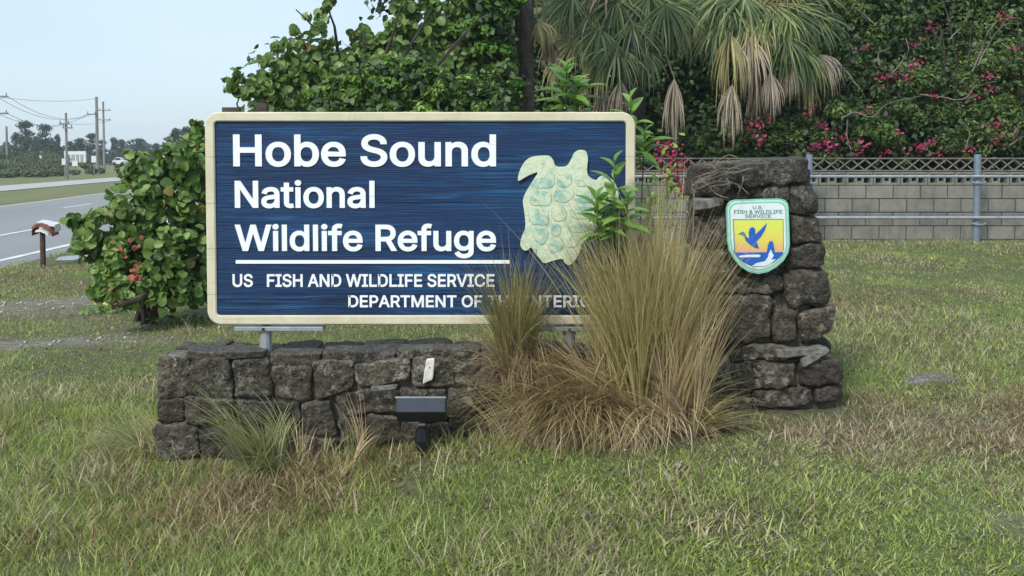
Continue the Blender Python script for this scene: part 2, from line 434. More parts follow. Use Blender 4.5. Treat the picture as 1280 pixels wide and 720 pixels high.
# ------------------------------------------------------------------ foliage and grass builders
def unit(a): return a / np.maximum(np.linalg.norm(a, axis=1, keepdims=True), 1e-9)
TPL = {
    'round': (np.array([(0, 0, -.02)] + [(.52 * math.cos(a), .46 * math.sin(a), .20 * abs(math.sin(a)) - .10 * math.cos(a) ** 2) for a in np.linspace(0, 2 * PI, 10)[:-1]]),
              np.array([(0, i, i % 9 + 1) for i in range(1, 10)])),
    'lance': (np.array([(-.5, 0, 0), (-.05, .2, .07), (.5, 0, -.06), (-.05, -.2, .07)]), np.array([(0, 1, 2), (0, 2, 3)])),
    'oval': (np.array([(-.5, 0, 0), (-.15, .27, .08), (.25, .2, .05), (.5, 0, -.08), (.25, -.2, .05), (-.15, -.27, .08)]), np.array([(0, 1, 5), (1, 2, 5), (5, 2, 4), (2, 3, 4)])),
    'strip': (np.array([(-.5, -.05, 0), (-.5, .05, 0), (.5, 0, -.1)]), np.array([(0, 1, 2)])),
}
def leafcloud(C, Nrm, Dr, S, kind):
    """C centres, Nrm leaf normals, Dr leaf pointing directions, S sizes"""
    tv, tf = TPL[kind]; n = len(C)
    z = unit(Nrm); x = unit(Dr - z * np.sum(Dr * z, 1, keepdims=True)); y = np.cross(z, x)
    V = C[:, None, :] + S[:, None, None] * (tv[None, :, 0:1] * x[:, None, :] + tv[None, :, 1:2] * y[:, None, :] + tv[None, :, 2:3] * z[:, None, :])
    F = tf[None] + (np.arange(n) * len(tv))[:, None, None]
    return V.reshape(-1, 3), F.reshape(-1, tf.shape[1]), np.repeat(R.random(n), len(tv))
def blobpts(blobs, n, shell=.55, flat=1.0):
    """points in blobs (x,y,z,rx,ry,rz); density follows area; more leaves near the surface"""
    B = np.array(blobs, float); wgt = (B[:, 3] * B[:, 5]) ** 1.0; wgt = wgt / wgt.sum()
    i = R.choice(len(B), n, p=wgt); d = unit(R.normal(size=(n, 3)))
    rr = (shell + (1 - shell) * R.random(n)) ** .7
    lump = 1 + .22 * np.sin(d[:, 0] * 5 + i) * np.sin(d[:, 2] * 6 + i * 2.1)
    C = B[i, :3] + d * B[i, 3:6] * (rr * lump)[:, None]
    return C, d
def foliage(name, blobs, n, size, kind, m, parent, shell=.5, droop=.3, sv=.35, up=.55):
    C, d = blobpts(blobs, n, shell)
    Nm = d * .6 + R.normal(size=(n, 3)) * .55 + np.array([0, -.15, up])
    D = R.normal(size=(n, 3)) + d * .8 - np.array([0, 0, droop])
    V, F, rn = leafcloud(C, Nm, D, size * (1 - sv + 2 * sv * R.random(n)), kind)
    o = nplink(name, V, F, m, parent, rn)
    return o
def lumps(blobs, k, f):
    r = []
    for b in blobs:
        for _ in range(k):
            d = R.normal(size=3); d /= np.linalg.norm(d); d[1] = -abs(d[1]) if R.random() < .75 else d[1]; q = R.uniform(.35, .95); g = f * R.uniform(.6, 1.3)
            r.append((b[0] + d[0] * b[3] * q, b[1] + d[1] * b[4] * q, b[2] + d[2] * b[5] * q, b[3] * g, b[4] * g, b[5] * g * .8))
    return r
def pblob(px, py, rpx, Y, ry=None, squash=1.0):
    c = P(px, py, Y); r = rpx * Y / FX
    return (c.x, c.y, c.z, r, ry if ry else r, r * squash)
def blades(base, L_, lean, az, curve, width, seg=6, twist=None, sag=None):
    """arching ribbons; base (n,3), L lengths, lean start angle from vertical, curve extra angle by the tip"""
    n = len(base); t = np.linspace(0, 1, seg + 1)
    ang = lean[:, None] + curve[:, None] * t[None, :] ** 1.3
    dr = np.sin(ang); dz = np.cos(ang); dl = (L_ / seg)[:, None]
    r = np.concatenate([np.zeros((n, 1)), np.cumsum((dr * dl)[:, 1:], 1)], 1); z = np.concatenate([np.zeros((n, 1)), np.cumsum((dz * dl)[:, 1:], 1)], 1)
    ca, sa = np.cos(az)[:, None], np.sin(az)[:, None]
    wig = (R.normal(size=n) * .13)[:, None] * L_[:, None] * t[None] ** 2
    X = base[:, 0:1] + r * ca - wig * sa; Y = base[:, 1:2] + r * sa + wig * ca; Z = base[:, 2:3] + z
    ta = az + PI / 2 + (R.normal(size=n) * .9 if twist is None else twist)
    wv = np.stack([np.cos(ta), np.sin(ta), np.zeros(n)], 1)[:, None, :] * (width[:, None] * .5 * (1 - t[None] ** 1.6))[:, :, None]
    C = np.stack([X, Y, Z], 2)
    A = C - wv; B = C + wv
    V = np.stack([A, B], 2).reshape(n, -1, 3)             # per blade 2*(seg+1)
    k = 2 * (seg + 1)
    f = np.array([(2 * i, 2 * i + 1, 2 * i + 3, 2 * i + 2) for i in range(seg)])
    F = f[None] + (np.arange(n) * k)[:, None, None]
    return V.reshape(-1, 3), F.reshape(-1, 4), np.repeat(R.random(n), k)

# ================================================================== THE SETTING
# ---- ground: one sheet to the horizon, finer where the lawn is seen
xs = np.concatenate([-np.geomspace(400, 30, 22), np.arange(-29, -9, 1.0), np.arange(-9, 10, .12), np.geomspace(10, 400, 24)])
ys = np.concatenate([-np.geomspace(75, 2, 10), np.arange(-1, 2, .5), np.arange(2, 18, .12), np.arange(18, 50, .8), np.geomspace(50, 430, 30)])
XX, YY = np.meshgrid(xs, ys); ZZ = gz(XX, YY)
def path_mask(x, y):
    a = np.exp(-((y - (8.6 + .22 * (x + 4) + .10 * np.sin(x * 3))) / (.30 + .1 * np.sin(x * 2.3))) ** 2) * sst((-2.6 - x) / .9)
    c = np.exp(-((y - (10.9 + .30 * (x + 5) + .2 * np.sin(x * 2.1))) / .75) ** 2) * sst((-3.9 - x) / .8)
    d = .55 * np.exp(-((y - 9.6 - .2 * np.sin(x * 2)) / .8) ** 2 - ((x + 3.2) / 1.2) ** 2)
    e = .8 * np.exp(-((x - 3.6) / .5) ** 2 - ((y - 4.9) / .25) ** 2) + .6 * np.exp(-((x - 2.2) / .35) ** 2 - ((y - 5.2) / .2) ** 2) + .7 * np.exp(-((x - 2.15) / .3) ** 2 - ((y - 4.05) / .2) ** 2)
    g = .8 * np.exp(-((y - 14.05) / .3) ** 2) * sst((x - 1) / 1)
    m_ = np.clip(a + c + d + e + g, 0, 1)
    rag = np.sin(x * 7.1 + 3 * np.sin(y * 5.3)) * np.sin(y * 11.3 + 2 * np.sin(x * 4.1)) + .6 * np.sin(x * 17 + y * 9)
    return np.clip(m_ * (.85 + .4 * rag), 0, 1)
bare = path_mask(XX, YY)
sh = XX + shift(YY)
farm = np.clip(sst((YY - 22) / 8) + sst((-8.2 - sh) / 1), 0, 1)
nx, ny = len(xs), len(ys)
idx = np.arange(nx * ny).reshape(ny, nx)
F = np.stack([idx[:-1, :-1], idx[:-1, 1:], idx[1:, 1:], idx[1:, :-1]], 2).reshape(-1, 4)
me = npmesh('ground', np.stack([XX, YY, ZZ], 2).reshape(-1, 3), F, None, {'bare': bare.ravel(), 'far': farm.ravel()})
tag(link('ground', me, M['ground'], smooth=True), 'grassy ground sloping gently from the wall to the road', kind='structure')

def ribbon(name, x0, x1, z, m, y0=-60, y1=420, step=3.0, kind='structure', dash=None, parent=None):
    V = []; Fc = []
    if dash: segs = [(a, a + dash[0]) for a in np.arange(y0, y1, dash[0] + dash[1])]
    else: segs = [(y0, y1)]
    for a, b in segs:
        yy = np.linspace(a, b, max(2, int((b - a) / step) + 1)); o = len(V)
        for y in yy:
            s_ = float(shift(y)); V += [(x0 - s_, y, z), (x1 - s_, y, z)]
        Fc += [(o + 2 * i, o + 2 * i + 1, o + 2 * i + 3, o + 2 * i + 2) for i in range(len(yy) - 1)]
    o = nplink(name, np.array(V), np.array(Fc), m, parent)
    if kind: o['kind'] = kind
    return o
near_road = ribbon('road', -16.1, -7.55, -.10, M['road']); near_road['label'] = 'grey asphalt highway with white lane lines'
M['concrete'] = plain('overexposed_road', (.42, .42, .41), .85, 0, .08, 1)  # overexposed brightness of the far road put into its colour
far_road = ribbon('road', -25.4, -21.8, -.085, M['concrete']); far_road['label'] = 'far carriageway beyond the grass median'
ribbon('edge_line', -8.22, -8.06, -.094, M['line'])
ribbon('edge_line', -10.62, -10.48, -.094, M['line'])
ribbon('lane_line', -13.5, -13.37, -.094, M['line'], y0=-56.5, dash=(3.0, 6.0))
ribbon('edge_line', -16.0, -15.88, -.094, M['line'])
ribbon('edge_line', -22.1, -21.95, -.079, M['line'])
# side road where the white car waits
V = np.array([(-130, 176, -.07), (-56, 176, -.07), (-56, 186, -.07), (-130, 186, -.07)])
so = nplink('side_road', V, np.array([(0, 1, 2, 3)]), M['road']); so['kind'] = 'structure'

# ================================================================== STONES
def stone_mesh(quad, Y, depth, res=9, seed=0, amp=.022, rnd_p=8.0, off=Vector()):
    """rounded rough rock whose front outline follows quad (tl,tr,br,bl in photo measure) on plane Y"""
    qc = (sum(p[0] for p in quad) / 4, sum(p[1] for p in quad) / 4)
    quad = [(px + random.uniform(-1.5, 1.5), py + random.uniform(-1.2, 1.2)) for px, py in quad]
    quad = [(px + (1.2 if px > qc[0] else -1.2), py + (1.2 if py > qc[1] else -1.2)) for px, py in quad]
    tl, tr, br, bl = [P(px, py, Y) for px, py in quad]
    V = []; Fc = []; key = {}
    def vid(a, b, c):
        k = (round(a, 5), round(b, 5), round(c, 5))
        if k in key: return key[k]
        nr = (abs(a) ** rnd_p + abs(b) ** rnd_p + abs(c) ** rnd_p) ** (1 / rnd_p)
        q = (a / nr, b / nr, c / nr)
        u, v = (q[0] + 1) / 2, (q[2] + 1) / 2
        base = bl.lerp(br, u).lerp(tl.lerp(tr, u), v)
        p = Vector((base.x, Y + (q[1] + 1) / 2 * depth, base.z))
        s = Vector((seed * 3.7, seed * 1.3, seed * 7.1)); dirv = Vector((q[0] * .5, q[1], q[2] * .6))
        h = noise.fractal(p * 7 + s, 1.0, 2.1, 3) * amp + noise.noise(p * 24 + s) * amp * .5 + noise.ridged_multi_fractal(p * 11 + s, 1.0, 2.0, 3, 1.0, 2.0) * amp * .3 - amp * .35
        cr = noise.cell(p * 6 + s) * amp * .25 if False else 0
        p = p + dirv * (h + cr) + Vector((noise.noise(p * 5 - s), 0, noise.noise(p * 5 + s * 2))) * amp * .7
        key[k] = len(V); V.append(p - off); return key[k]
    g = np.linspace(-1, 1, res + 1)
    for ax in range(3):
        for sgn in (-1, 1):
            for i in range(res):
                for j in range(res):
                    c4 = []
                    for a, b in ((g[i], g[j]), (g[i + 1], g[j]), (g[i + 1], g[j + 1]), (g[i], g[j + 1])):
                        t = [0, 0, 0]; t[ax] = sgn; t[(ax + 1) % 3] = a; t[(ax + 2) % 3] = b; c4.append(vid(*t))
                    Fc.append(tuple(c4 if sgn > 0 else c4[::-1]))
    me = bpy.data.meshes.new('stone'); me.from_pydata([tuple(v) for v in V], [], Fc); me.update(); me.shade_smooth()
    return me
def Q(x0, y0, x1, y1, j=0): return [(x0, y0), (x1, y0 + j), (x1, y1 + j), (x0, y1)]
_sd = [0]
def stone(parent, quad, Y, depth, m=None, name='stone', **kw):
    _sd[0] += 1
    big = max(abs(quad[1][0] - quad[0][0]), abs(quad[2][1] - quad[1][1]))
    me = stone_mesh(quad, Y, depth, res=18 if big > 45 else 12, seed=_sd[0], off=wl(parent), **kw)
    return link(name, me, m or M['stone'], parent)

# ---- low wall
WY = 5.2
wall = thing('stone_wall', (0, WY + .2, gzf(0, 5.4)), 'low dark rock wall running under the blue sign to the pillar', 'stone wall')
core = MB()
a = P(204, 452, WY + .05); b = P(215, 600, WY + .05)
core.box((a.x, WY + .05, -.12), (1.02, WY + .33, a.z - .01)); core.build('mortar', M['mortar'], wall)
LW = [  # front courses
    ([(197, 446), (234, 444), (234, 498), (199, 500)], 0), ([(237, 448), (286, 448), (292, 498), (236, 498)], 0), ([(289, 449), (336, 450), (337, 499), (294, 499)], .012),
    ([(339, 455), (389, 458), (389, 500), (340, 499)], .01), ([(391, 455), (440, 453), (443, 485), (393, 500)], -.01),
    ([(443, 455), (510, 452), (513, 478), (444, 484)], 0), ([(515, 450), (598, 449), (598, 483), (517, 484)], -.005),
    ([(601, 452), (640, 452), (640, 468), (602, 470)], .01), ([(602, 472), (650, 471), (652, 492), (602, 492)], 0),
    ([(193, 502), (228, 499), (230, 530), (193, 529)], -.01), ([(229, 498), (292, 503), (292, 530), (231, 530)], -.015),
    ([(294, 503), (342, 503), (343, 532), (295, 532)], .01), ([(344, 503), (372, 505), (374, 532), (345, 534)], .015),
    ([(376, 507), (414, 504), (420, 545), (374, 543)], -.02), ([(418, 492), (496, 487), (497, 517), (420, 521)], -.005),
    ([(498, 488), (556, 488), (557, 497), (498, 498)], .01), ([(562, 486), (606, 489), (607, 516), (562, 520)], 0),
    ([(500, 500), (560, 500), (560, 528), (500, 530)], .005),
    ([(609, 495), (655, 496), (656, 522), (610, 520)], .01),
    ([(189, 532), (246, 530), (247, 574), (192, 578)], -.015), ([(248, 533), (304, 534), (304, 572), (249, 574)], .0),
    ([(306, 535), (368, 536), (366, 578), (307, 580)], .005), ([(370, 545), (420, 546), (422, 580), (366, 580)], 0),
    ([(422, 523), (456, 521), (457, 552), (423, 556)], .01), ([(458, 520), (500, 520), (501, 556), (459, 553)], .0),
    ([(502, 530), (560, 530), (560, 556), (503, 558)], .01), ([(562, 520), (608, 520), (610, 545), (563, 548)], .01),
    ([(612, 523), (660, 524), (661, 545), (612, 545)], .01), ([(195, 578), (262, 576), (263, 592), (200, 594)], -.03),
    ([(265, 576), (330, 578), (330, 594), (266, 594)], -.02), ([(332, 580), (420, 580), (420, 594), (333, 595)], -.01),
]
for q, dy in LW: stone(wall, q, WY + dy, .17)
x = 656
while x < 880:   # the stretch behind the tall tan grass
    for (y0, y1) in ((452, 482), (484, 514), (516, 545)):
        wd = random.uniform(42, 62); stone(wall, Q(x, y0, x + wd, y1), WY + random.uniform(0, .015), .17)
    x += 52
CAPF = [(233, 330, 441, 449), (338, 400, 443, 457), (402, 494, 441, 454), (497, 600, 438, 450), (602, 652, 441, 452), (656, 730, 441, 452), (733, 800, 441, 452), (803, 870, 441, 452)]
for x0, x1, y0, y1 in CAPF: stone(wall, Q(x0, y0, x1, y1, random.uniform(-1, 1)), WY + .015, .19, amp=.009)
CAPB = [(218, 260, 434, 447), (261, 282, 432, 446), (284, 306, 435, 446), (308, 350, 436, 447), (352, 398, 435, 446), (400, 452, 434, 444), (454, 508, 431, 443), (510, 563, 430, 443), (566, 612, 432, 443), (614, 665, 433, 443), (668, 730, 433, 443), (733, 800, 433, 443)]
for x0, x1, y0, y1 in CAPB: stone(wall, [(x0, y0 + 1), (x1, y0), (x1, y1 + 8), (x0, y1 + 8)], WY + .21, .17, amp=.012)
# white chip and pale mortar ledges
stone(wall, [(535, 450), (543, 450), (539, 475), (529, 479)], WY - .028, .03, M['quartz'], 'white_patch', amp=.009)
for q in ([(464, 484), (496, 481), (494, 486), (465, 489)], [(585, 487), (598, 486), (598, 489), (585, 490)], [(568, 496), (592, 497), (590, 505), (572, 503)]):
    stone(wall, q, WY - .005, .06, M['ledge'], 'mortar_ledge', amp=.008)

# ---- pillar
PY = 5.45
pillar = thing('stone_pillar', (P(955, 500, PY + .25).x, PY + .25, gzf(1.4, 5.6)), 'tall rough rock pillar carrying the small shield sign', 'pillar')
core = MB(); a = P(880, 212, PY + .06); b = P(1010, 440, PY + .06); c = P(1040, 450, PY + .03)
core.box((a.x, PY + .06, gzf(1.4, 5.6) - .2), (b.x, PY + .46, a.z)); core.box((a.x - .05, PY + .03, gzf(1.4, 5.6) - .2), (c.x, PY + .5, c.z - .0))
core.build('mortar', M['mortar'], pillar)
PS = [([(868, 207), (911, 204), (912, 240), (866, 247)], 0), ([(910, 205), (1013, 200), (1015, 228), (916, 236)], -.02),
      ([(905, 231), (950, 230), (952, 249), (905, 250)], .02), ([(951, 232), (985, 235), (984, 252), (952, 251)], .02),
      ([(986, 236), (1017, 231), (1023, 267), (990, 272)], -.01), ([(868, 249), (902, 243), (903, 264), (869, 268)], .01),
      ([(870, 270), (908, 266), (909, 311), (869, 308)], 0), ([(866, 312), (910, 313), (914, 346), (866, 344)], -.005),
      ([(911, 253), (986, 253), (986, 300), (911, 300)], .05), ([(911, 302), (982, 302), (980, 345), (914, 345)], .05),
      ([(988, 274), (1025, 271), (1028, 302), (990, 306)], -.005), ([(984, 309), (1028, 304), (1034, 333), (984, 340)], -.01),
      ([(980, 341), (1036, 337), (1039, 382), (990, 387)], -.02), ([(870, 347), (926, 346), (935, 364), (872, 368)], 0),
      ([(928, 346), (978, 345), (980, 364), (936, 366)], .01), ([(884, 373), (962, 368), (965, 424), (905, 437)], -.02),
      ([(858, 370), (884, 370), (900, 436), (858, 436)], .01), ([(966, 386), (998, 384), (998, 424), (968, 434)], -.005),
      ([(1001, 390), (1046, 388), (1044, 418), (1004, 433)], -.02), ([(966, 366), (988, 366), (992, 384), (968, 386)], .03),
      ([(880, 440), (930, 436), (932, 452), (880, 454)], -.01), ([(932, 437), (1000, 433), (1004, 446), (932, 452)], -.01),
      ([(848, 452), (886, 452), (888, 498), (848, 500)], -.02), ([(888, 455), (940, 453), (942, 496), (888, 500)], -.03),
      ([(943, 457), (997, 455), (997, 482), (945, 489)], -.03), ([(999, 449), (1044, 436), (1055, 446), (1054, 478), (1001, 483)][:4], -.03),
      ([(1000, 456), (1052, 444), (1055, 478), (1002, 483)], -.035), ([(945, 488), (1018, 485), (1020, 506), (946, 508)], -.02),
      ([(1020, 483), (1054, 481), (1056, 502), (1022, 505)], -.02), ([(880, 499), (943, 498), (944, 512), (880, 514)], -.01)]
PS = [p for k, p in enumerate(PS) if k != 25]
for q, dy in PS: stone(pillar, q, PY + dy, .3, amp=.026, rnd_p=8.0)
for q in ([(972, 440), (1030, 436), (1030, 442), (974, 448)], [(1004, 448), (1034, 434), (1037, 442), (1006, 458)], [(868, 250), (898, 249), (899, 258), (870, 262)]):
    stone(pillar, q, PY - .05, .08, M['ledge'], 'mortar_ledge', amp=.01)
for q in ([(880, 204), (945, 202), (945, 232), (880, 232)], [(950, 203), (1005, 201), (1008, 232), (950, 232)], [(880, 240), (1005, 240), (1012, 330), (878, 330)], [(880, 335), (1020, 335), (1025, 420), (880, 420)], [(870, 425), (1040, 425), (1045, 490), (870, 495)]):
    stone(pillar, q, PY + .27, .27, amp=.02)

# ================================================================== SIGN
SY = 5.28
sign = thing('entrance_sign', (P(524, 400, SY).x, SY, P(524, 440, SY).z), 'large blue wooden refuge sign with white raised letters and cream frame', 'sign')
def rrect(x0, z0, x1, z1, r, n=8):
    pts = []
    for cx, cz, a0 in ((x1 - r, z1 - r, 0), (x0 + r, z1 - r, 90), (x0 + r, z0 + r, 180), (x1 - r, z0 + r, 270)):
        for k in range(n + 1):
            a = math.radians(a0 + 90 * k / n); pts.append((cx + r * math.cos(a), cz + r * math.sin(a)))
    return pts
a = P(255.5, 140, SY); b = P(794.5, 406, SY)
sx0, sx1, sz1, sz0 = a.x, P(794.5, 140, SY).x, a.z, b.z
BW = .05
outer = rrect(sx0, sz0, sx1, sz1, .075); inner = rrect(sx0 + BW, sz0 + BW, sx1 - BW, sz1 - BW, .018)
n = len(outer); bv = .006
def inset(pts, d):
    r = []
    for i in range(len(pts)):
        p0, p1 = Vector(pts[i - 1]), Vector(pts[(i + 1) % len(pts)]); t = (p1 - p0).normalized(); r.append((pts[i][0] - t.y * d, pts[i][1] + t.x * d))
    return r
rings = [(outer, SY + .055), (outer, SY + bv), (inset(outer, bv), SY), (inset(inner, -bv), SY), (inner, SY + bv), (inner, SY + .03)]
V = []; Fc = []
for pts, y in rings: V += [(x, y, z) for x, z in pts]
for k in range(5):
    for i in range(n):
        j = (i + 1) % n; Fc.append((k * n + i, k * n + j, (k + 1) * n + j, (k + 1) * n + i))
fr = MB(); fr.add(V, Fc); fr.build('frame', M['cream'], sign)
bk = MB(); bk.prism(inset(outer, .002), SY + .05, SY + .06); bk.build('back_panel', M['cream'], sign)
# planks
zs = [sz1 - BW + .004, P(300, 196, SY).z, P(300, 254, SY).z, P(300, 311, SY).z, P(300, 368, SY).z, sz0 + BW - .004]
for i in range(5):
    pk = MB(); pk.box((sx0 + BW - .004, SY + .014 + (i % 2) * .0008, zs[i + 1] + .0008), (sx1 - BW + .004, SY + .048, zs[i] - .0008), .0012)
    pk.build('plank', M['blue'], sign)
FY = SY + .0135
fpath = os.path.join(bpy.utils.system_resource('DATAFILES'), 'fonts', 'Inter.woff2')
try: FONT = bpy.data.fonts.load(fpath)
except Exception: FONT = None
def textloops(body):
    """sampled outlines (original direction kept) of a line of text"""
    c = bpy.data.curves.new('t', 'FONT'); c.body = body; c.size = 1
    if FONT: c.font = FONT
    o = bpy.data.objects.new('t', c); COL.objects.link(o); bpy.context.view_layer.update()
    dg = bpy.context.evaluated_depsgraph_get(); cu = o.evaluated_get(dg).to_curve(dg); loops = []
    for sp in cu.splines:
        bp = sp.bezier_points; n = len(bp); pts = []
        for i in range(n):
            p0, p1, p2, p3 = bp[i].co, bp[i].handle_right, bp[(i + 1) % n].handle_left, bp[(i + 1) % n].co
            ln = (p3 - p0).length
            if ln < 1e-5: continue
            bend = ((p1 - p0).cross(p3 - p0)).length / ln + ((p2 - p0).cross(p3 - p0)).length / ln
            k = 1 if bend < 1e-3 else 5
            for j in range(k):
                t = j / k; q = p0 * (1 - t) ** 3 + p1 * 3 * t * (1 - t) ** 2 + p2 * 3 * t * t * (1 - t) + p3 * t ** 3
                if not pts or math.hypot(q.x - pts[-1][0], q.y - pts[-1][1]) > 1.5e-3: pts.append((q.x, q.y))
        if len(pts) > 2: loops.append(pts)
    o.evaluated_get(dg).to_curve_clear(); bpy.data.objects.remove(o); bpy.data.curves.remove(c)
    return loops
def grow(poly, d):
    r = []; n = len(poly)
    for i in range(n):
        a, b, c = Vector(poly[i - 1]), Vector(poly[i]), Vector(poly[(i + 1) % n])
        u = (b - a).normalized(); v = (c - b).normalized(); nu = Vector((u.y, -u.x)); nv = Vector((v.y, -v.x)); m = nu + nv
        if m.length < .2: r.append(tuple(b + nu * d)); continue
        m.normalize(); r.append(tuple(b + m * d / max(.6, m.dot(nu))))
    return r
from mathutils.geometry import delaunay_2d_cdt
def sarea(p): return sum(p[i - 1][0] * p[i][1] - p[i][0] * p[i - 1][1] for i in range(len(p))) / 2
def winding(x, y, loops):
    w_ = 0
    for poly in loops:
        for i in range(len(poly)):
            (x0, y0), (x1, y1) = poly[i - 1], poly[i]
            if (y0 > y) != (y1 > y) and x < (x1 - x0) * (y - y0) / (y1 - y0) + x0: w_ += 1 if y1 > y0 else -1
    return w_
_H = textloops('H'); CAP = max(p[1] for l in _H for p in l); SGN = 1 if sum(sarea(l) for l in _H) > 0 else -1
_d = textloops('d'); ASC = max(p[1] for l in _d for p in l)
def letters(body, x0, x1, ycap, ybase, parent, m, Yf, depth=.007, offset=.018, split=True, plane=SY, name='letter'):
    loops = [l if SGN > 0 else l[::-1] for l in textloops(body.replace('l', '\u0131'))]
    loops.sort(key=lambda l: min(p[0] for p in l)); groups = []
    for l in loops:
        a0, a1 = min(p[0] for p in l), max(p[0] for p in l); hit = None
        for g in groups[-2:]:
            if min(a1, g[1]) - max(a0, g[0]) > .55 * min(a1 - a0, g[1] - g[0]): hit = g
        if hit: hit[0] = min(hit[0], a0); hit[1] = max(hit[1], a1); hit[2].append(l)
        else: groups.append([a0, a1, [l]])
    chars = [ch for ch in body if ch != ' ']
    if len(chars) == len(groups):
        for ch, g in zip(chars, groups):
            if ch == 'l': g[2] = [[(p[0], ASC if p[1] > .25 else p[1]) for p in l] for l in g[2]]
    for g in groups: g[2] = [grow(l, offset) for l in g[2]]
    allp = [p for g in groups for l in g[2] for p in l]
    mn = min(p[0] for p in allp); mxx = max(p[0] for p in allp)
    A = P(x0, ybase, plane); B = P(x1, ybase, plane); T = P(x0, ycap, plane)
    sx = (B.x - A.x) / (mxx - mn); sz = (T.z - A.z) / (CAP + 2 * offset)
    if not split: groups = [[0, 0, [l for g in groups for l in g[2]]]]
    for g in groups:
        vs = []; es = []
        for l in g[2]:
            o_ = len(vs); vs += [Vector(p) for p in l]; es += [(o_ + i, o_ + (i + 1) % len(l)) for i in range(len(l))]
        ov, oe, of, _, _, _ = delaunay_2d_cdt(vs, es, [], 0, 1e-6)
        tri = []
        for f in of:
            cx = sum(ov[i].x for i in f) / 3; cy = sum(ov[i].y for i in f) / 3
            if winding(cx, cy, g[2]) != 0: tri.append(tuple(f))
        cnt = {}
        for f in tri:
            for i in range(3): cnt[(f[i], f[(i + 1) % 3])] = 1
        n = len(ov); F = []
        for f in tri:
            F.append(f)
        for (a, b) in cnt:
            if (b, a) not in cnt: F.append((b, a, a + n, b + n))
        k = MB()
        W = [(A.x + (v.x - mn) * sx, A.z + (v.y + offset) * sz) for v in ov]
        k.add([(x, Yf - depth, z) for x, z in W] + [(x, Yf, z) for x, z in W], F)
        o = k.build(name, m, parent); bm = bmesh.new(); bm.from_mesh(o.data); bmesh.ops.delete(bm, geom=[v for v in bm.verts if not v.link_faces], context='VERTS'); bm.to_mesh(o.data); bm.free()
letters('Hobe Sound', 291, 620, 168, 208, sign, M['white'], FY + .002, offset=.018)
letters('National', 293, 468, 226, 260, sign, M['white'], FY + .002, offset=.018)
letters('Wildlife Refuge', 293, 620, 281, 314, sign, M['white'], FY + .002, offset=.018)
letters('U.S.  FISH AND WILDLIFE SERVICE'.replace('U.S.', 'US '), 290, 618, 343, 359, sign, M['white'], FY + .002, depth=.005, offset=.018)
letters('DEPARTMENT OF THE INTERIOR', 435, 753, 369.5, 384.5, sign, M['white'], FY + .002, depth=.005, offset=.018)
br = MB(); a = P(294, 325.5, SY); b = P(637, 330, SY); br.box((a.x, FY - .006, b.z), (b.x, FY + .002, a.z), .001); br.build('underline', M['white'], sign)
# turtle
TZ = lambda pts: [(640 + x / 4, 170 + y / 4) for x, y in pts]
tur = [(27, 225), (35, 180), (60, 130), (95, 103), (150, 97), (190, 98), (208, 122), (215, 150), (240, 155), (275, 152), (295, 120), (310, 85), (328, 72), (345, 68), (372, 75), (382, 110), (375, 160), (378, 195), (400, 215), (424, 222), (434, 206), (455, 197), (485, 205), (515, 232), (535, 285), (530, 330), (505, 318), (475, 305), (452, 310), (455, 350), (452, 400), (430, 455), (380, 510), (350, 535), (340, 580), (315, 625), (285, 650), (262, 635), (255, 612), (200, 625), (160, 640), (140, 615), (110, 580), (95, 555), (78, 572), (60, 575), (40, 550), (45, 510), (70, 460), (62, 380), (52, 320), (70, 280), (100, 230), (135, 178), (100, 190), (60, 210), (40, 225)]
def chaikin(p, k=2):
    for _ in range(k):
        q = []
        for i in range(len(p)):
            a, b = p[i], p[(i + 1) % len(p)]; q += [(a[0] * .78 + b[0] * .22, a[1] * .78 + b[1] * .22), (a[0] * .22 + b[0] * .78, a[1] * .22 + b[1] * .78)]
        p = q
    return p
tb = MB(); tb.prism(pxs(TZ(chaikin(tur)), SY), FY - .016, FY + .003, .0015); turtle = tb.build('turtle_carving', M['turtle'], sign)
sc = [[(228, 192), (268, 180), (300, 196), (300, 240), (262, 262), (222, 244)], [(215, 262), (262, 272), (306, 258), (312, 306), (262, 338), (208, 322)],
      [(200, 350), (222, 346), (262, 352), (276, 392), (262, 424), (216, 430), (194, 392)], [(200, 446), (232, 438), (248, 462), (240, 494), (212, 508), (190, 480)],
      [(150, 196), (214, 180), (214, 238), (198, 262), (122, 262)], [(100, 276), (196, 276), (198, 330), (186, 352), (84, 346)],
      [(82, 364), (180, 366), (186, 428), (172, 450), (88, 440)], [(96, 462), (180, 462), (182, 510), (150, 552), (112, 520)],
      [(314, 196), (352, 206), (372, 256), (320, 250)], [(320, 268), (392, 272), (408, 332), (330, 338)], [(290, 352), (412, 350), (414, 414), (296, 416)],
      [(280, 430), (402, 430), (372, 486), (284, 480)], [(200, 522), (248, 502), (262, 560), (200, 590), (172, 560)], [(274, 494), (348, 500), (318, 560), (276, 556)]]
for pts in sc:
    c = np.mean(np.array(pts), 0)
    pts = chaikin(pts, 1); big = [tuple(c + (np.array(p) - c) * 1.02) for p in pts]; sm = [tuple(c + (np.array(p) - c) * .98) for p in pts]
    g = MB(); g.prism(pxs(TZ(big), SY), FY - .0172, FY - .012, .0008); g.build('carved_line', M['groove'], turtle)
    s_ = MB(); s_.prism(pxs(TZ(sm), SY), FY - .0185, FY - .012, .0022); s_.build('scute', M['scute'], turtle)
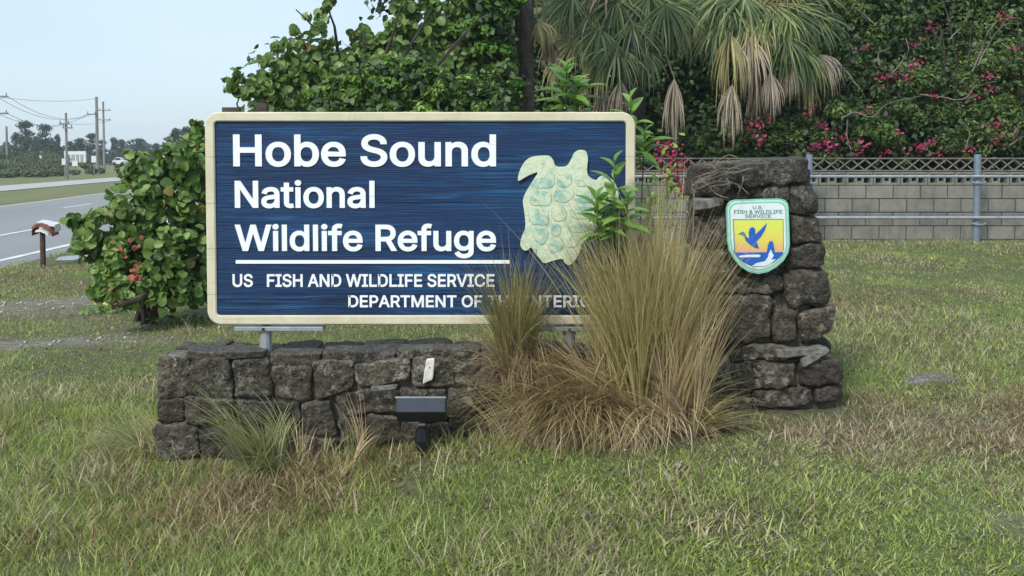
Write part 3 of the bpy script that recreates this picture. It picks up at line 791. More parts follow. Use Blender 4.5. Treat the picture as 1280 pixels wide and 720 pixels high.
# steel support
def bx(a, b, name, m, parent, bev=.003):
    k = MB(); k.box(a, b, bev); return k.build(name, m, parent)
for (l, r, c) in ((293, 404, 329.5), (640, 752, 712)):
    a = P(l, 408.5, SY); b = P(r, 414, SY)
    bx((a.x, SY - .005, b.z), (b.x, SY + .085, a.z), 'support_bracket', M['galv'], sign)
    t = P(c, 414, SY); q = MB(); q.tube([(t.x, SY + .045, P(c, 470, SY).z), (t.x, SY + .045, t.z)], .033, 12); q.build('post', M['galv'], sign, smooth=False)
    bl = MB(); bl.tube([(t.x, SY - .012, (a.z + b.z) / 2), (t.x, SY, (a.z + b.z) / 2)], .008, 6); bl.build('bolt', M['black'], sign)
    tp = MB(); tp.box((t.x - .025, SY + .06, t.z), (t.x + .025, SY + .10, sz1 + .004)); tp.build('back_rail', M['galv'], sign)
for l, r, t_ in ((277, 299, 134), (320, 334, 129)):
    a = P(l, t_, SY + .06); b = P(r, 141, SY + .06); bx((a.x, SY + .062, b.z - .05), (b.x, SY + .10, a.z), 'top_bracket', M['bark'], sign)

# ================================================================== SHIELD
HY = PY - .05
def hz(pts): return [(890 + x * 110 / 720, 240 + y * 110 / 720) for x, y in pts]
shield = thing('shield_sign', P(947, 343, HY), 'small green and white shield sign with flying blue bird on the pillar', 'sign')
def shield_out(k):
    cx, cy = 377, 360; pts = []
    for (x, y) in ([(120, 200), (118, 140), (128, 100), (150, 75), (185, 64), (380, 57), (560, 54), (600, 66), (622, 92), (628, 130), (634, 300), (638, 430), (625, 500), (590, 560), (530, 615), (460, 655), (380, 672), (300, 655), (230, 610), (180, 550), (140, 480), (126, 400)]):
        pts.append((cx + (x - cx) * k, cy + (y - cy) * k))
    return pts
HD = HY + .02
for k, y, nm, m in ((1.0, 0, 'rim', 's_green'), (.955, .0025, 'inner_rim', 's_pale'), (.925, .004, 'rim_line', 's_green'), (.875, .0055, 'face', 's_white')):
    g = MB(); g.prism(pxs(hz(shield_out(k)), HY), HY - y, HD, .001); g.build(nm, M[m], shield)
def art(name, pts, lay, m):
    g = MB(); g.prism(pxs(hz(pts), HY), HY - .0055 - .0012 * lay, HY - .004, .0003); g.build(name, M[m], shield)
art('picture_border', [(168, 222), (582, 219), (586, 470), (560, 530), (500, 580), (330, 612), (230, 560), (180, 492)], 1, 's_text')
art('sunset_field', [(175, 230), (576, 227), (580, 492), (190, 496)], 2, 's_yellow')
art('water', [(186, 494), (580, 490), (572, 512), (520, 556), (440, 598), (330, 608), (250, 572), (205, 528)], 3, 's_blue')
art('wave', [(215, 520), (290, 512), (380, 510), (398, 520), (385, 532), (300, 532), (220, 534)], 4, 's_white')
art('splash', [(320, 606), (360, 580), (430, 565), (455, 530), (462, 495), (478, 466), (492, 500), (502, 520), (480, 552), (520, 548), (490, 575), (430, 606)], 4, 's_white')
art('bird_wing', [(300, 380), (296, 330), (308, 295), (330, 284), (350, 300), (352, 350), (345, 400)], 4, 's_blue')
art('bird_wing', [(352, 345), (400, 300), (446, 252), (430, 310), (395, 365), (365, 400), (345, 398)], 4, 's_blue')
art('bird_body', [(260, 362), (280, 365), (310, 385), (350, 390), (365, 410), (372, 435), (382, 460), (350, 455), (310, 430), (275, 400)], 5, 's_blue')
art('bird_head', [(210, 340), (232, 332), (238, 322), (258, 326), (272, 345), (276, 372), (262, 368), (252, 352), (236, 344)], 6, 's_text')
art('second_bird', [(445, 490), (455, 430), (470, 396), (478, 412), (484, 392), (496, 410), (506, 460), (508, 495), (492, 500), (476, 465), (462, 498)], 5, 's_blue')
for body, x0, x1, c_, b_ in (('U.S.', 330, 412, 112, 136), ('FISH & WILDLIFE', 178, 572, 146, 176), ('SERVICE', 268, 480, 182, 210)):
    (xa, ya), (xb, yb) = hz([(x0, c_), (x1, b_)])
    letters(body, xa, xb, ya, yb, shield, M['s_text'], HY - .005, depth=.0025, offset=.008, split=False, plane=HY, name='lettering')

# ================================================================== BLOCK WALL, LATTICE, PIPE FENCE
BY = 14.6
gb = 0.42
bwall = thing('block_wall', (4.5, BY, gb), 'weathered grey concrete block wall with a pierced top course', 'wall')
def shared(mb, name, mt):
    me = mb.mesh(name); me.materials.append(mt); return me
b1 = MB(); b1.box((-.193, 0, .006), (.193, .19, .194), .007); ME_BLOCK = shared(b1, 'block', M['block'])
b2 = MB()
for (x0, x1, z0, z1) in ((-.193, .193, .006, .036), (-.193, .193, .166, .194), (-.193, -.165, .036, .166), (-.062, -.038, .036, .156), (.038, .062, .036, .156), (.165, .193, .036, .156)):
    b2.box((x0, 0, z0), (x1, .19, z1))
b2.box((-.038, 0.001, .036), (.038, .189, .060)); b2.box((-.038, 0.001, .135), (.038, .189, .156))
ME_VENT = shared(b2, 'vent_block', M['block'])
x_start, x_end = -1.0, 12.2
nb = int((x_end - x_start) / .4)
for r in range(4):
    for i in range(nb):
        o = link('block', ME_BLOCK, None, bwall, (x_start + i * .4 + (.2 if r % 2 == 0 else 0), BY + random.uniform(-.002, .003), gb + r * .2))
        o.name = 'block'
for i in range(nb): link('vent_block', ME_VENT, None, bwall, (x_start + i * .4 + .1, BY, gb + .8))
bx((x_start - .15, BY + .012, gb - .3), (x_end, BY + .18, gb + .802), 'mortar', M['joint'], bwall, 0)
bx((x_start - .2, BY - .06, gb - .3), (x_end + .1, BY + .25, gb - .004), 'footing', M['block'], bwall, .01)
lat = thing('lattice_fence', (4.5, BY, gb + 1.0), 'low grey criss-cross lattice along the top of the block wall', 'lattice')
lz0, lz1 = gb + 1.004, gb + 1.004 + .2
bx((x_start - .1, BY + .06, lz1 - .022), (x_end, BY + .10, lz1), 'rail', M['lattice'], lat)
bx((x_start - .1, BY + .06, lz0), (x_end, BY + .10, lz0 + .02), 'rail', M['lattice'], lat)
hh = (lz1 - lz0 - .042)
for sg in (1, -1):
    s1 = MB(); th = math.atan2(hh, .2); L_ = math.hypot(hh, .2) / 2
    dx, dz = math.cos(th) * L_, math.sin(th) * L_ * sg; nx_, nz_ = -math.sin(th) * sg * .010, math.cos(th) * .010
    y0_, y1_ = (.062, .078) if sg > 0 else (.080, .096)
    s1.prism([(-dx - nx_, -dz - nz_), (dx - nx_, dz - nz_), (dx + nx_, dz + nz_), (-dx + nx_, -dz + nz_)], y0_, y1_)
    mes = shared(s1, 'slat', M['lattice'])
    for i in range(int((x_end - x_start) / .2)): link('slat', mes, None, lat, (x_start + .1 + i * .2, BY, (lz0 + lz1) / 2 - .001))
# pipe fence
FYp = 14.0
pf = thing('pipe_fence', (4.2, FYp, .4), 'blue-grey two-rail pipe fence in front of the block wall', 'fence')
for py_ in (220.5, 272):
    z = P(1100, py_, FYp).z; q = MB(); q.tube([(x_start, FYp, z), (x_end, FYp, z)], .022, 8); q.build('rail', M['galv'], pf)
for px_ in (1225, 1013.5, 790, 1440):
    t = P(px_, 193, FYp); q = MB(); q.tube([(t.x, FYp + .07, .25), (t.x, FYp + .07, t.z)], .05, 10)
    q.build('post', M['pipe'], pf, smooth=False)
    for py_ in (227, 279):
        c = P(px_, py_, FYp); q = MB(); q.tube([(c.x - .1, FYp + .03, c.z), (c.x - .05, FYp + .0, c.z - .02), (c.x + .05, FYp, c.z - .02), (c.x + .1, FYp + .03, c.z)], .012, 6); q.build('clamp', M['galv'], pf)

# ================================================================== SEA GRAPE BUSH (left) AND TREE (behind sign)
me_round = npmesh('leaf', TPL['round'][0], TPL['round'][1], np.zeros(10) + .5); me_round.shade_smooth()
def leafobj(me, parent, pos, nrm, dr, size, m):
    z = Vector(nrm).normalized(); x = Vector(dr); x = (x - z * x.dot(z)).normalized(); y = z.cross(x)
    o = bpy.data.objects.new('leaf', me); COL.objects.link(o); o.parent = parent
    rot = Matrix((x, y, z)).transposed().to_4x4()
    o.matrix_basis = Matrix.Translation(Vector(pos) - wl(parent)) @ rot @ Matrix.Scale(size, 4)
    return o
def grape(name, parent, blobs, n, size, m, nobj, face=(0, -.8, .5)):
    C, d = blobpts(list(blobs) + lumps(blobs, 5, .36) * 3, n, .5)
    Nm = d * .35 + R.normal(size=(n, 3)) * .75 + np.array(face) * .6
    D = R.normal(size=(n, 3)); S = size * (.7 + .6 * R.random(n))
    # nearest, most visible leaves become objects
    order = np.argsort(C[:, 1] - .0 * C[:, 2]); k = order[:nobj]
    rest = order[nobj:]
    mm = bpy.data.meshes.get(m.name + '_leaf')
    if mm is None:
        mm = me_round.copy(); mm.name = m.name + '_leaf'; mm.materials.clear(); mm.materials.append(m)
    for i in k: leafobj(mm, parent, C[i], Nm[i], D[i], S[i], m)
    V, F, rn = leafcloud(C[rest], Nm[rest], D[rest], S[rest], 'round')
    o = nplink('leaves', V, F, m, parent, rn, True); o['kind'] = 'stuff'
    return o
BB = G(160, 382)
bush = thing('sea_grape_bush', (BB.x + .4, 9.6, gzf(-3.3, 9.6)), 'round-leaved sea grape bush beside the left edge of the blue sign', 'bush')
bb = [pblob(*t) for t in ((235, 205, 34, 9.8), (205, 225, 34, 9.7), (175, 215, 26, 9.7), (240, 250, 34, 9.6), (200, 265, 38, 9.5), (165, 255, 30, 9.5), (140, 262, 20, 9.5),
      (235, 300, 36, 9.5), (195, 310, 40, 9.4), (155, 300, 32, 9.4), (118, 290, 22, 9.3), (98, 280, 13, 9.3), (87, 272, 8, 9.2), (122, 268, 9, 9.2), (108, 300, 14, 9.2), (110, 312, 18, 9.3), (150, 345, 26, 9.2), (135, 362, 20, 9.1), (185, 350, 30, 9.3),
      (230, 345, 32, 9.5), (260, 300, 40, 9.9), (265, 220, 34, 10.1), (250, 175, 20, 10.1), (252, 190, 22, 10.0), (150, 325, 28, 9.3), (245, 160, 9, 10.1), (150, 362, 18, 9.1), (190, 362, 20, 9.2), (165, 374, 13, 9.1), (205, 374, 15, 9.2), (230, 362, 22, 9.3), (255, 362, 24, 9.5), (130, 345, 18, 9.1), (215, 200, 16, 9.9), (290, 260, 50, 10.2), (290, 330, 45, 10.1))]
grape('leaves', bush, bb, 3800, .09, M['grape'], 290)
s_ = MB(); base = G(140, 388)
for tip in ((235, 340), (205, 300), (180, 330), (235, 250), (120, 300), (150, 270), (205, 220), (250, 200)):
    t = P(tip[0], tip[1], 9.6); b0 = Vector((base.x + random.uniform(.45, .9), 9.7 + random.uniform(-.1, .2), gzf(-3.6, 9.6) - .03))
    mid = b0.lerp(t, .5) + Vector((random.uniform(-.1, .1), random.uniform(-.1, .1), -.08)); s_.tube([b0, mid, t], [.035, .022, .008], 6)
s_.build('branch', M['bark'], bush)
br2 = MB(); br2.tube([P(140, 385, 9.0), P(175, 372, 9.05), P(200, 355, 9.3)], [.02, .03, .03], 6); br2.build('branch', M['bark'], bush)
for (px, py, r) in ((170, 343, 8), (167, 350, 6), (171, 305, 6), (150, 312, 5), (167, 336, 5), (146, 380, 6)):
    c = P(px, py, 9.02); nl = 5
    Cn = np.array(c)[None] + R.normal(size=(nl, 3)) * .03; V, F, rn = leafcloud(Cn, R.normal(size=(nl, 3)) + np.array([0, -1, 0]), R.normal(size=(nl, 3)), np.full(nl, r * 1.1 * 9 / FX), 'round')
    nplink('dead_leaves', V, F, M['redbrown'], bush, rn)

TY = 11.6
tree = thing('sea_grape_tree', (P(430, 300, TY).x, TY, gzf(-1.8, TY)), 'tall ragged sea grape rising against the sky behind the sign', 'tree')
tb_ = [pblob(*t) for t in ((283, 106, 7, 11.3), (298, 108, 12, 11.3), (297, 92, 7, 11.3), (315, 112, 14, 11.3), (335, 105, 18, 11.4), (333, 78, 11, 11.4), (352, 86, 16, 11.5), (345, 60, 7, 11.4), (357, 58, 9, 11.5),
      (378, 50, 13, 11.5), (372, 42, 8, 11.5), (398, 38, 9, 11.6), (402, 22, 9, 11.6), (409, 8, 9, 11.6), (414, -2, 7, 11.6), (375, 78, 24, 11.6), (395, 68, 18, 11.7), (412, 58, 10, 11.7), (360, 115, 28, 11.5), (395, 105, 30, 11.6),
      (385, 20, 5, 11.6), (440, 80, 22, 11.8), (430, 100, 30, 11.7), (455, 50, 14, 11.9), (440, 46, 8, 11.9), (452, 34, 7, 11.9), (470, 70, 26, 12), (488, 48, 14, 12), (495, 30, 12, 12), (500, 5, 12, 12), (515, 12, 14, 12.1),
      (520, 45, 32, 12.2), (540, 8, 13, 12.2), (530, -5, 12, 12.2), (555, 30, 24, 12.3), (570, 60, 40, 12.4), (500, 90, 40, 12), (545, 100, 42, 12.2), (590, 90, 50, 12.5), (600, 30, 44, 12.8), (610, -10, 40, 12.9), (575, 12, 14, 12.5),
      (340, 150, 40, 11.6), (420, 150, 50, 11.8), (500, 160, 60, 12))]
grape('leaves', tree, tb_, 6200, .098, M['grapedark'], 295, face=(-.2, -.7, .4))
tr = MB(); tb0 = Vector((-1.6, 12.1, gzf(-1.6, 12.1) - .1))
tr.tube([tb0, tb0 + Vector((.1, 0, 1.0)), P(450, 130, 12.1)], [.13, .1, .07], 9); tr.build('trunk', M['bark'], tree)
for tip in ((285, 106), (333, 78), (378, 50), (409, 8), (455, 40), (500, 10), (540, 10), (600, 20), (360, 62)):
    q = MB(); t = P(tip[0], tip[1], 11.7); s0 = P(440 + (tip[0] - 440) * .2, 150, 12.0)
    m1 = s0.lerp(t, .5) + Vector((random.uniform(-.08, .08), 0, random.uniform(-.12, .02))); q.tube([s0, m1, m1.lerp(t, .6) + Vector((.03, 0, .03)), t], [.04, .028, .016, .008], 6); q.build('branch', M['bark'], tree)
q = MB(); q.tube([P(300, 139, 11.2), P(296, 130, 11.2), P(299, 122, 11.25), P(310, 118, 11.3)], [.012, .01, .01, .008], 5); q.build('branch', M['bark'], tree)
q = MB(); q.tube([P(370, 12, 11.5), P(381, 22, 11.5), P(392, 34, 11.6)], [.008, .01, .012], 5); q.build('branch', M['bark'], tree)

# feathery light green shrubs between sea grape and sign
def shrub(name, loc, blobs, n, size, kind, m, label, cat='shrub', stems=4, **kw):
    o = thing(name, loc, label, cat)
    f = foliage('foliage', lumps(blobs, 9, .34), n, size, kind, m, o, **kw)
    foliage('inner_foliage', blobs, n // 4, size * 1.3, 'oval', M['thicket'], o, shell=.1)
    s = MB(); B = np.array(blobs)
    for k in range(stems):
        b_ = B[random.randrange(len(B))]; l0 = Vector(loc) + Vector((random.uniform(-.15, .15), random.uniform(-.1, .1), -.05)); t_ = Vector(b_[:3])
        m_ = l0.lerp(t_, .5) + Vector((random.uniform(-.1, .1), 0, 0)); s.tube([l0, m_, t_], [.03, .02, .008], 6)
    s.build('stem', M['bark'], o); return o
fb = [pblob(*t) for t in ((430, 112, 22, 10.8), (455, 100, 26, 10.8), (490, 95, 28, 10.9), (520, 105, 30, 10.9), (550, 110, 28, 11), (580, 115, 26, 11), (610, 110, 24, 11.2), (400, 125, 20, 10.7), (470, 130, 40, 10.8), (560, 140, 45, 10.9), (620, 135, 30, 11), (630, 90, 18, 11.4), (515, 82, 16, 11), (400, 140, 24, 10.7), (510, 180, 60, 10.9), (600, 190, 50, 11))]
shrub('feathery_shrub', (-1.0, 10.9, gzf(-1, 10.9)), fb, 17000, .075, 'lance', M['feather'], 'light green fine-leaved shrub just above the top edge of the sign', droop=.5)
fb = [pblob(*t) for t in ((590, 35, 20, 12), (612, 20, 26, 12), (628, 50, 22, 12.1), (600, 5, 20, 12), (630, 5, 24, 12.1), (605, 60, 16, 12), (625, 80, 20, 12.2), (635, 110, 24, 12.2), (615, -30, 30, 12.2))]
shrub('bright_shrub', (-.2, 12.2, gzf(-.2, 12.2)), fb, 5200, .085, 'oval', M['bright'], 'bright green leafy shrub just left of the dark palm trunk')

# ================================================================== PALMS
def frond(parent, hub, axis, face, length, spread=1.9, nseg=40, droop=.5, m=None, back=None, width=.035, name='frond', fold=0.0):
    nseg = int(nseg * 1.35); width *= .74; droop *= (.62 if droop < .75 else .9); length *= (.88 if spread > 1.1 else 1.0)
    hub = Vector(hub); ax = Vector(axis).normalized(); fn = Vector(face); fn = (fn - ax * fn.dot(ax)).normalized(); sd_ = ax.cross(fn)
    V = []; Fc = []; rn = []; S = 6
    for k in range(nseg):
        th = (k / (nseg - 1) * 2 - 1) * spread + random.uniform(-.04, .04)
        d = ax * math.cos(th) + sd_ * math.sin(th) + fn * (random.uniform(-.3, .3) - fold * abs(math.sin(th)))
        d.normalize(); Ls = length * (1 - .28 * abs(th) / max(spread, .1)) * random.uniform(.7, 1.12)
        dp = droop * random.uniform(.6, 1.4); p = hub.copy(); cur = d.copy(); rv = random.random(); o = len(V)
        tw = random.uniform(-.5, .5)
        for j in range(S + 1):
            t = j / S
            side = cur.cross(fn + sd_ * tw).normalized() if cur.cross(fn).length > .1 else sd_
            wd = width * (.35 + 1.3 * t if t < .35 else .8 * (1 - (t - .35) / .65) ** .8 + .01) * .5
            V += [p - side * wd, p + side * wd]; rn += [rv, rv]
            cur = (cur + Vector((random.uniform(-.11, .11), random.uniform(-.11, .11), -dp * (t * 1.6) ** 1.5 * 1.0))).normalized(); p = p + cur * (Ls / S)
        Fc += [(o + 2 * j, o + 2 * j + 1, o + 2 * j + 3, o + 2 * j + 2) for j in range(S)]
    o = nplink(name, np.array([tuple(v) for v in V]), np.array(Fc), m, parent, np.array(rn))
    if back is not None:
        q = MB(); b = Vector(back); q.tube([b, b.lerp(hub, .5) + Vector((0, 0, .12)), hub], [.022, .014, .009], 5)
        q.build('petiole', M['palmdead'] if m is M['palmdead'] else M['palmtan'], o)
    return o
def palm(loc, crown, label, fr, extra, trunkr=.16, seed=1, top_only=False):
    t = thing('cabbage_palm', loc, label, 'palm tree', 'cabbage palms behind the sign and wall')
    q = MB(); L0 = Vector(loc) - Vector((0, 0, .2)); C = Vector(crown); ln = 14
    q.tube([L0.lerp(C, i / ln) + Vector((random.uniform(-.01, .01), 0, 0)) for i in range(ln + 1)], [trunkr * random.uniform(.93, 1.07) for i in range(ln + 1)], 12); q.build('trunk', M['bark'], t)
    for (hx, hy, Y, ax, ay, ln_, spr, dr, kind, ns_) in fr:
        hub = P(hx, hy, Y)
        m = {'g': M['palm'], 't': M['palmtan'], 'd': M['palmdead']}[kind]
        frond(t, hub, (ax, random.uniform(-.25, .05), ay), (0, -1, .35), ln_ * Y / FX, spr, ns_, dr, m, C, .045 if kind != 'd' else .036)
    rs = random.Random(seed)
    for k in range(extra):
        a = rs.uniform(0, 2 * PI); el = rs.uniform(-.5 if not top_only else .0, 1.2)
        d = Vector((math.cos(a) * math.cos(el), math.sin(a) * math.cos(el), math.sin(el)))
        hub = C + d * rs.uniform(.8, 1.15); m = M['palm'] if el > -.2 else (M['palmtan'] if rs.random() < .5 else M['palmdead'])
        frond(t, hub, d * .7 + Vector((0, 0, -.35)), Vector((0, 0, 1)) + d * .3, rs.uniform(.7, .95), 1.9, 34, .35, m, C, .045)
    return t
fA = [(715, -5, 15.0, -.7, -.7, 88, 1.6, .5, 'g', 44), (748, 35, 14.9, -.4, -.9, 76, 1.3, .5, 'g', 40), (832, 5, 14.9, .3, -.9, 84, 1.3, .5, 'g', 40), (700, 70, 15.3, -.3, -1, 55, .8, .9, 't', 28), (730, 95, 15.3, -.2, -1, 52, .6, 1.0, 'd', 26), (805, 62, 15.0, .2, -1, 62, .9, .7, 'g', 34), (860, 20, 15.2, -.1, -1, 60, 1.0, .6, 't', 30), (770, -2, 15.0, -.5, -.6, 92, 1.7, .35, 'g', 44), (812, -8, 15.0, .1, -1, 100, 1.6, .35, 'g', 44), (738, 10, 15.1, -.8, -.5, 75, 1.5, .45, 't', 40),
      (772, 58, 14.9, -.2, -1, 78, 1.5, .5, 'g', 40), (722, 48, 15.2, -.6, -.7, 62, 1.4, .6, 't', 34), (790, 30, 14.9, .3, -.9, 84, 1.3, .4, 'g', 36),
      (752, 74, 15.1, -.4, -.9, 60, .9, .8, 't', 30), (776, 100, 15.1, -.1, -1, 58, .55, 1.0, 'd', 28), (758, 112, 15.3, -.3, -1, 52, .6, 1.0, 'd', 26),
      (843, 98, 14.8, -.05, -1, 84, .42, 1.0, 'd', 34), (708, 20, 15.3, -.9, -.3, 60, 1.3, .6, 't', 34), (698, 40, 15.4, -.5, -.9, 60, .7, .9, 'd', 26), (740, -20, 15.2, -.9, -.1, 80, 1.7, .3, 'g', 40),
      (835, 20, 15.4, .2, -1, 70, 1.0, .6, 'g', 32)]
palmA = palm((2.0, 16.0, gb), P(792, -28, 16.0), 'shaggy fan palm directly above the sign\'s upper right corner', fA, 16, .17, 3)
fB = [(930, -5, 14.9, -.2, -1, 84, 1.3, .5, 'g', 44), (1020, 20, 15.2, .7, -.8, 66, 1.2, .5, 'g', 40), (940, 18, 14.95, .2, -1, 80, .8, .8, 't', 34), (982, 45, 15.0, .4, -1, 74, 1.0, .6, 'g', 36), (898, 30, 15.1, -.2, -1, 66, .9, .7, 'g', 34), (985, 78, 15.2, .1, -1, 56, .6, 1.0, 'd', 28), (945, 95, 15.2, -.1, -1, 60, .5, 1.0, 'd', 28), (905, -8, 15.0, -.1, -1, 86, 1.4, .35, 'g', 44), (880, -5, 15.2, -.5, -.8, 80, 1.4, .4, 'g', 40), (965, 5, 15.0, .1, -1, 84, 1.5, .4, 'g', 44),
      (985, 12, 15.0, .7, -.6, 76, 1.5, .4, 'g', 44), (1000, -15, 15.3, .9, -.1, 80, 1.6, .4, 'g', 40), (912, 40, 14.9, 0, -1, 100, .55, 1.0, 't', 34), (935, 44, 14.9, .2, -1, 88, .6, 1.0, 'd', 32),
      (915, 106, 14.9, -.1, -1, 78, .5, 1.0, 'd', 36), (963, 90, 15.0, .1, -1, 62, .55, 1.0, 'd', 30), (1000, 62, 15.3, .3, -1, 74, .9, .8, 'g', 32), (1024, 68, 15.4, .5, -.8, 60, .9, .8, 'd', 28),
      (948, 50, 15.1, -.3, -1, 76, .9, .7, 'g', 30), (1010, 95, 15.5, .1, -1, 50, .6, 1.0, 't', 24), (872, 30, 15.3, -.4, -1, 60, .9, .7, 'g', 30), (940, -25, 15.2, 0, -.6, 90, 1.7, .3, 'g', 44)]
palmB = palm((4.05, 16.2, gb), P(950, -22, 16.2), 'shaggy fan palm with hanging dead fronds above the pillar', fB, 16, .17, 5)
fC = [(640, 40, 12.6, -.3, -1, 46, .5, 1.0, 'd', 26), (672, 28, 12.7, .4, -.8, 46, .9, .8, 't', 26), (684, 50, 12.9, .3, -1, 46, .7, .9, 'd', 24)]
palmC = palm((P(655, 140, 12.8).x, 12.8, gzf(.15, 12.8)), P(655, -170, 12.8), 'palm with straight dark bare trunk rising behind the sign top', fC, 20, .125, 8, True)

# ================================================================== THICKET, BOUGAINVILLEA
def bigtree(X, Y, H, label, n=5200, dark='thicket', rx=2.2):
    t = thing('broadleaf_tree', (X, Y, .4), label, 'tree', 'dark trees behind the block wall')
    q = MB(); q.tube([(X, Y, .2), (X + .1, Y, H * .4), (X, Y, H * .75)], [.16, .12, .05], 8); q.build('trunk', M['bark'], t)
    rs = random.Random(int(X * 13)); bl = [(X + rs.uniform(-rx, rx), Y + rs.uniform(-.8, .8), .8 + rs.random() * (H - 1), rs.uniform(.6, 1.0), rs.uniform(.6, .9), rs.uniform(.55, .9)) for _ in range(40)]
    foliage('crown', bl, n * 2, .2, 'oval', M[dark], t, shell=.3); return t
bt = [(-2.2, 19.6, 3.6, 'dark leafy tree behind the tall sea grape'), (1.2, 21.5, 7.6, 'tall dark tree farther back between the palm trunks'), (4.2, 21.5, 7.6, 'tall dark tree farther back between the two fan palms'), (7.2, 21.5, 7.6, 'tall dark tree farther back above the flowering vines'), (10.2, 21.5, 7.6, 'tall dark tree farther back at the right'), (-.2, 19.2, 6.0, 'dark leafy tree behind the bare palm trunk'), (2.6, 19.6, 6.8, 'dark leafy tree in the gloom behind the left fan palm'), (5.4, 19.4, 6.6, 'dark leafy tree behind the right fan palm'),
      (8.3, 19.8, 6.8, 'dark leafy tree behind the middle of the flowering vine'), (11.6, 19.4, 6.6, 'dark leafy tree at the far right behind the flowering vine'), (14.6, 19.4, 6.4, 'dark leafy tree beyond the right end of the block wall')]
for X, Y, H, lb in bt: bigtree(X, Y, H, lb, 5600)
# dark undergrowth low behind the wall
ub = [(x, 18.4, 2.4 + .5 * math.sin(x * 3), .8, .4, .9) for x in np.arange(-.2, 12, .9)] + [(x, 18.3, 3.6, .9, .4, .9) for x in np.arange(.2, 6, .9)] + [(x, 17.4, gb + .9 + .4 * math.sin(x * 2), .8, .5, .9) for x in np.arange(-.5, 13, .6)]
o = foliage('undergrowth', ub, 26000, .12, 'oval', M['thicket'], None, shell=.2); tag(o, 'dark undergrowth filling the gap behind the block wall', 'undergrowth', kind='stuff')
# flower meshes
def bract_mesh(seed):
    rs = np.random.default_rng(seed); n = 18
    C = rs.normal(size=(n, 3)) * np.array([.085, .05, .06]); V, F, rn = leafcloud(C, rs.normal(size=(n, 3)) + np.array([0, -1, .3]), rs.normal(size=(n, 3)), (.05 + .03 * rs.random(n)), 'oval')
    me = npmesh('flower_cluster', V, F, rn); me.materials.append(M['pink']); return me
FLM = [bract_mesh(s) for s in (1, 2, 3, 4)]
def flower(parent, px, py, Y, s=1.0):
    o = bpy.data.objects.new('flower_cluster', random.choice(FLM)); COL.objects.link(o); o.parent = parent
    o['kind'] = 'stuff'; o.location = P(px, py, Y) - wl(parent); o.rotation_euler = (0, random.uniform(-.5, .5), random.uniform(-.4, .4)); o.scale = (s, s, s * .9)
FL = [(1040, 8), (1038, 25), (1042, 42), (1025, 80), (1072, 100), (1098, 97), (1122, 96), (1142, 80), (1123, 47), (1142, 56), (1168, 35), (1180, 75), (944, 155), (938, 163), (951, 177), (963, 148), (1030, 158), (1032, 180), (1050, 152), (1020, 182),
      (1038, 186), (1056, 175), (1070, 193), (1080, 185), (1008, 140), (1122, 168), (1160, 142), (1150, 184), (1155, 190), (1165, 178), (1188, 188), (1208, 188), (1178, 192), (1213, 120), (1225, 105), (1232, 95), (1235, 112), (1217, 135), (1252, 130), (1255, 140), (1245, 155), (1250, 158),
      (1253, 172), (1247, 180), (1275, 132), (1278, 8), (1252, 20), (1196, 100), (1105, 30), (1210, 30), (1160, 10), (1170, 120), (1090, 140), (1110, 190), (1000, 175), (925, 150), (1135, 100), (1265, 60), (1190, 60), (1085, 60)]
vines = [((5.1, 16.3), [pblob(*t) for t in ((1000, 175, 40, 16), (940, 180, 35, 15.9), (1050, 160, 50, 16), (1010, 130, 40, 16.6), (1060, 100, 48, 16.6), (1045, 50, 45, 16.8), (1030, 0, 50, 17), (890, 185, 30, 16.2))], 950, 1075, 'flowering pink bougainvillea beside the right fan palm'),
         ((7.0, 16.4), [pblob(*t) for t in ((1110, 165, 50, 15.9), (1160, 165, 50, 16), (1120, 110, 55, 16.4), (1165, 100, 50, 16.5), (1120, 45, 60, 16.8), (1180, 35, 55, 16.9), (1130, -15, 60, 17), (1190, -25, 50, 17))], 1075, 1185, 'pink flowered bougainvillea over the middle of the block wall'),
         ((8.6, 16.4), [pblob(*t) for t in ((1215, 165, 50, 15.9), (1265, 160, 50, 15.9), (1230, 105, 55, 16.3), (1280, 95, 50, 16.4), (1235, 45, 55, 16.6), (1290, 30, 60, 16.7), (1245, -20, 60, 16.9), (1300, -40, 60, 17), (1330, 140, 60, 16), (1340, 70, 60, 16.4))], 1185, 1300, 'pink flowered bougainvillea at the right edge of the photo'),
         ((11.2, 16.4), [(11.0 + random.uniform(-1, 1.6), 16.3 + random.uniform(-.4, .4), 1 + random.random() * 3.4, .8, .6, .7) for _ in range(10)], 1300, 1500, 'bougainvillea beyond the right end of the view')]
VT = []
for (loc, bl, x0, x1, lb) in vines:
    t = thing('bougainvillea', (loc[0], loc[1], gb), lb, 'bougainvillea', 'bougainvilleas behind the block wall'); VT.append((t, x0, x1))
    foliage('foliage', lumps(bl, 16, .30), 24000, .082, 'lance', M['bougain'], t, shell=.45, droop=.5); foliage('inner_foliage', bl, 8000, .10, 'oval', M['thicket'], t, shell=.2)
    B = np.array(bl)
    for k in range(7):
        b_ = B[random.randrange(len(B))]; p0 = Vector((loc[0] + random.uniform(-.5, .5), loc[1], gb)); t_ = Vector(b_[:3]) + Vector((random.uniform(-.4, .4), -b_[4], random.uniform(-.2, .3)))
        m_ = p0.lerp(t_, .6) + Vector((random.uniform(-.3, .3), -.1, .35)); q = MB(); q.tube([p0, p0.lerp(m_, .5) + Vector((.1, 0, .1)), m_, m_.lerp(t_, .5) + Vector((0, -.05, .1)), t_], [.03, .025, .018, .012, .006], 5); q.build('branch', M['bark'], t)
for px, py in FL:
    for t, x0, x1 in VT[:3]:
        if (x0 <= px < x1) or (t is VT[0][0] and px < x0):
            for k in range(random.choice((0, 1, 1, 1))): flower(t, px + random.uniform(-5, 5) * k, py + random.uniform(-4, 4) * k, 15.15 + random.uniform(0, .15), random.uniform(.55, 1.15))
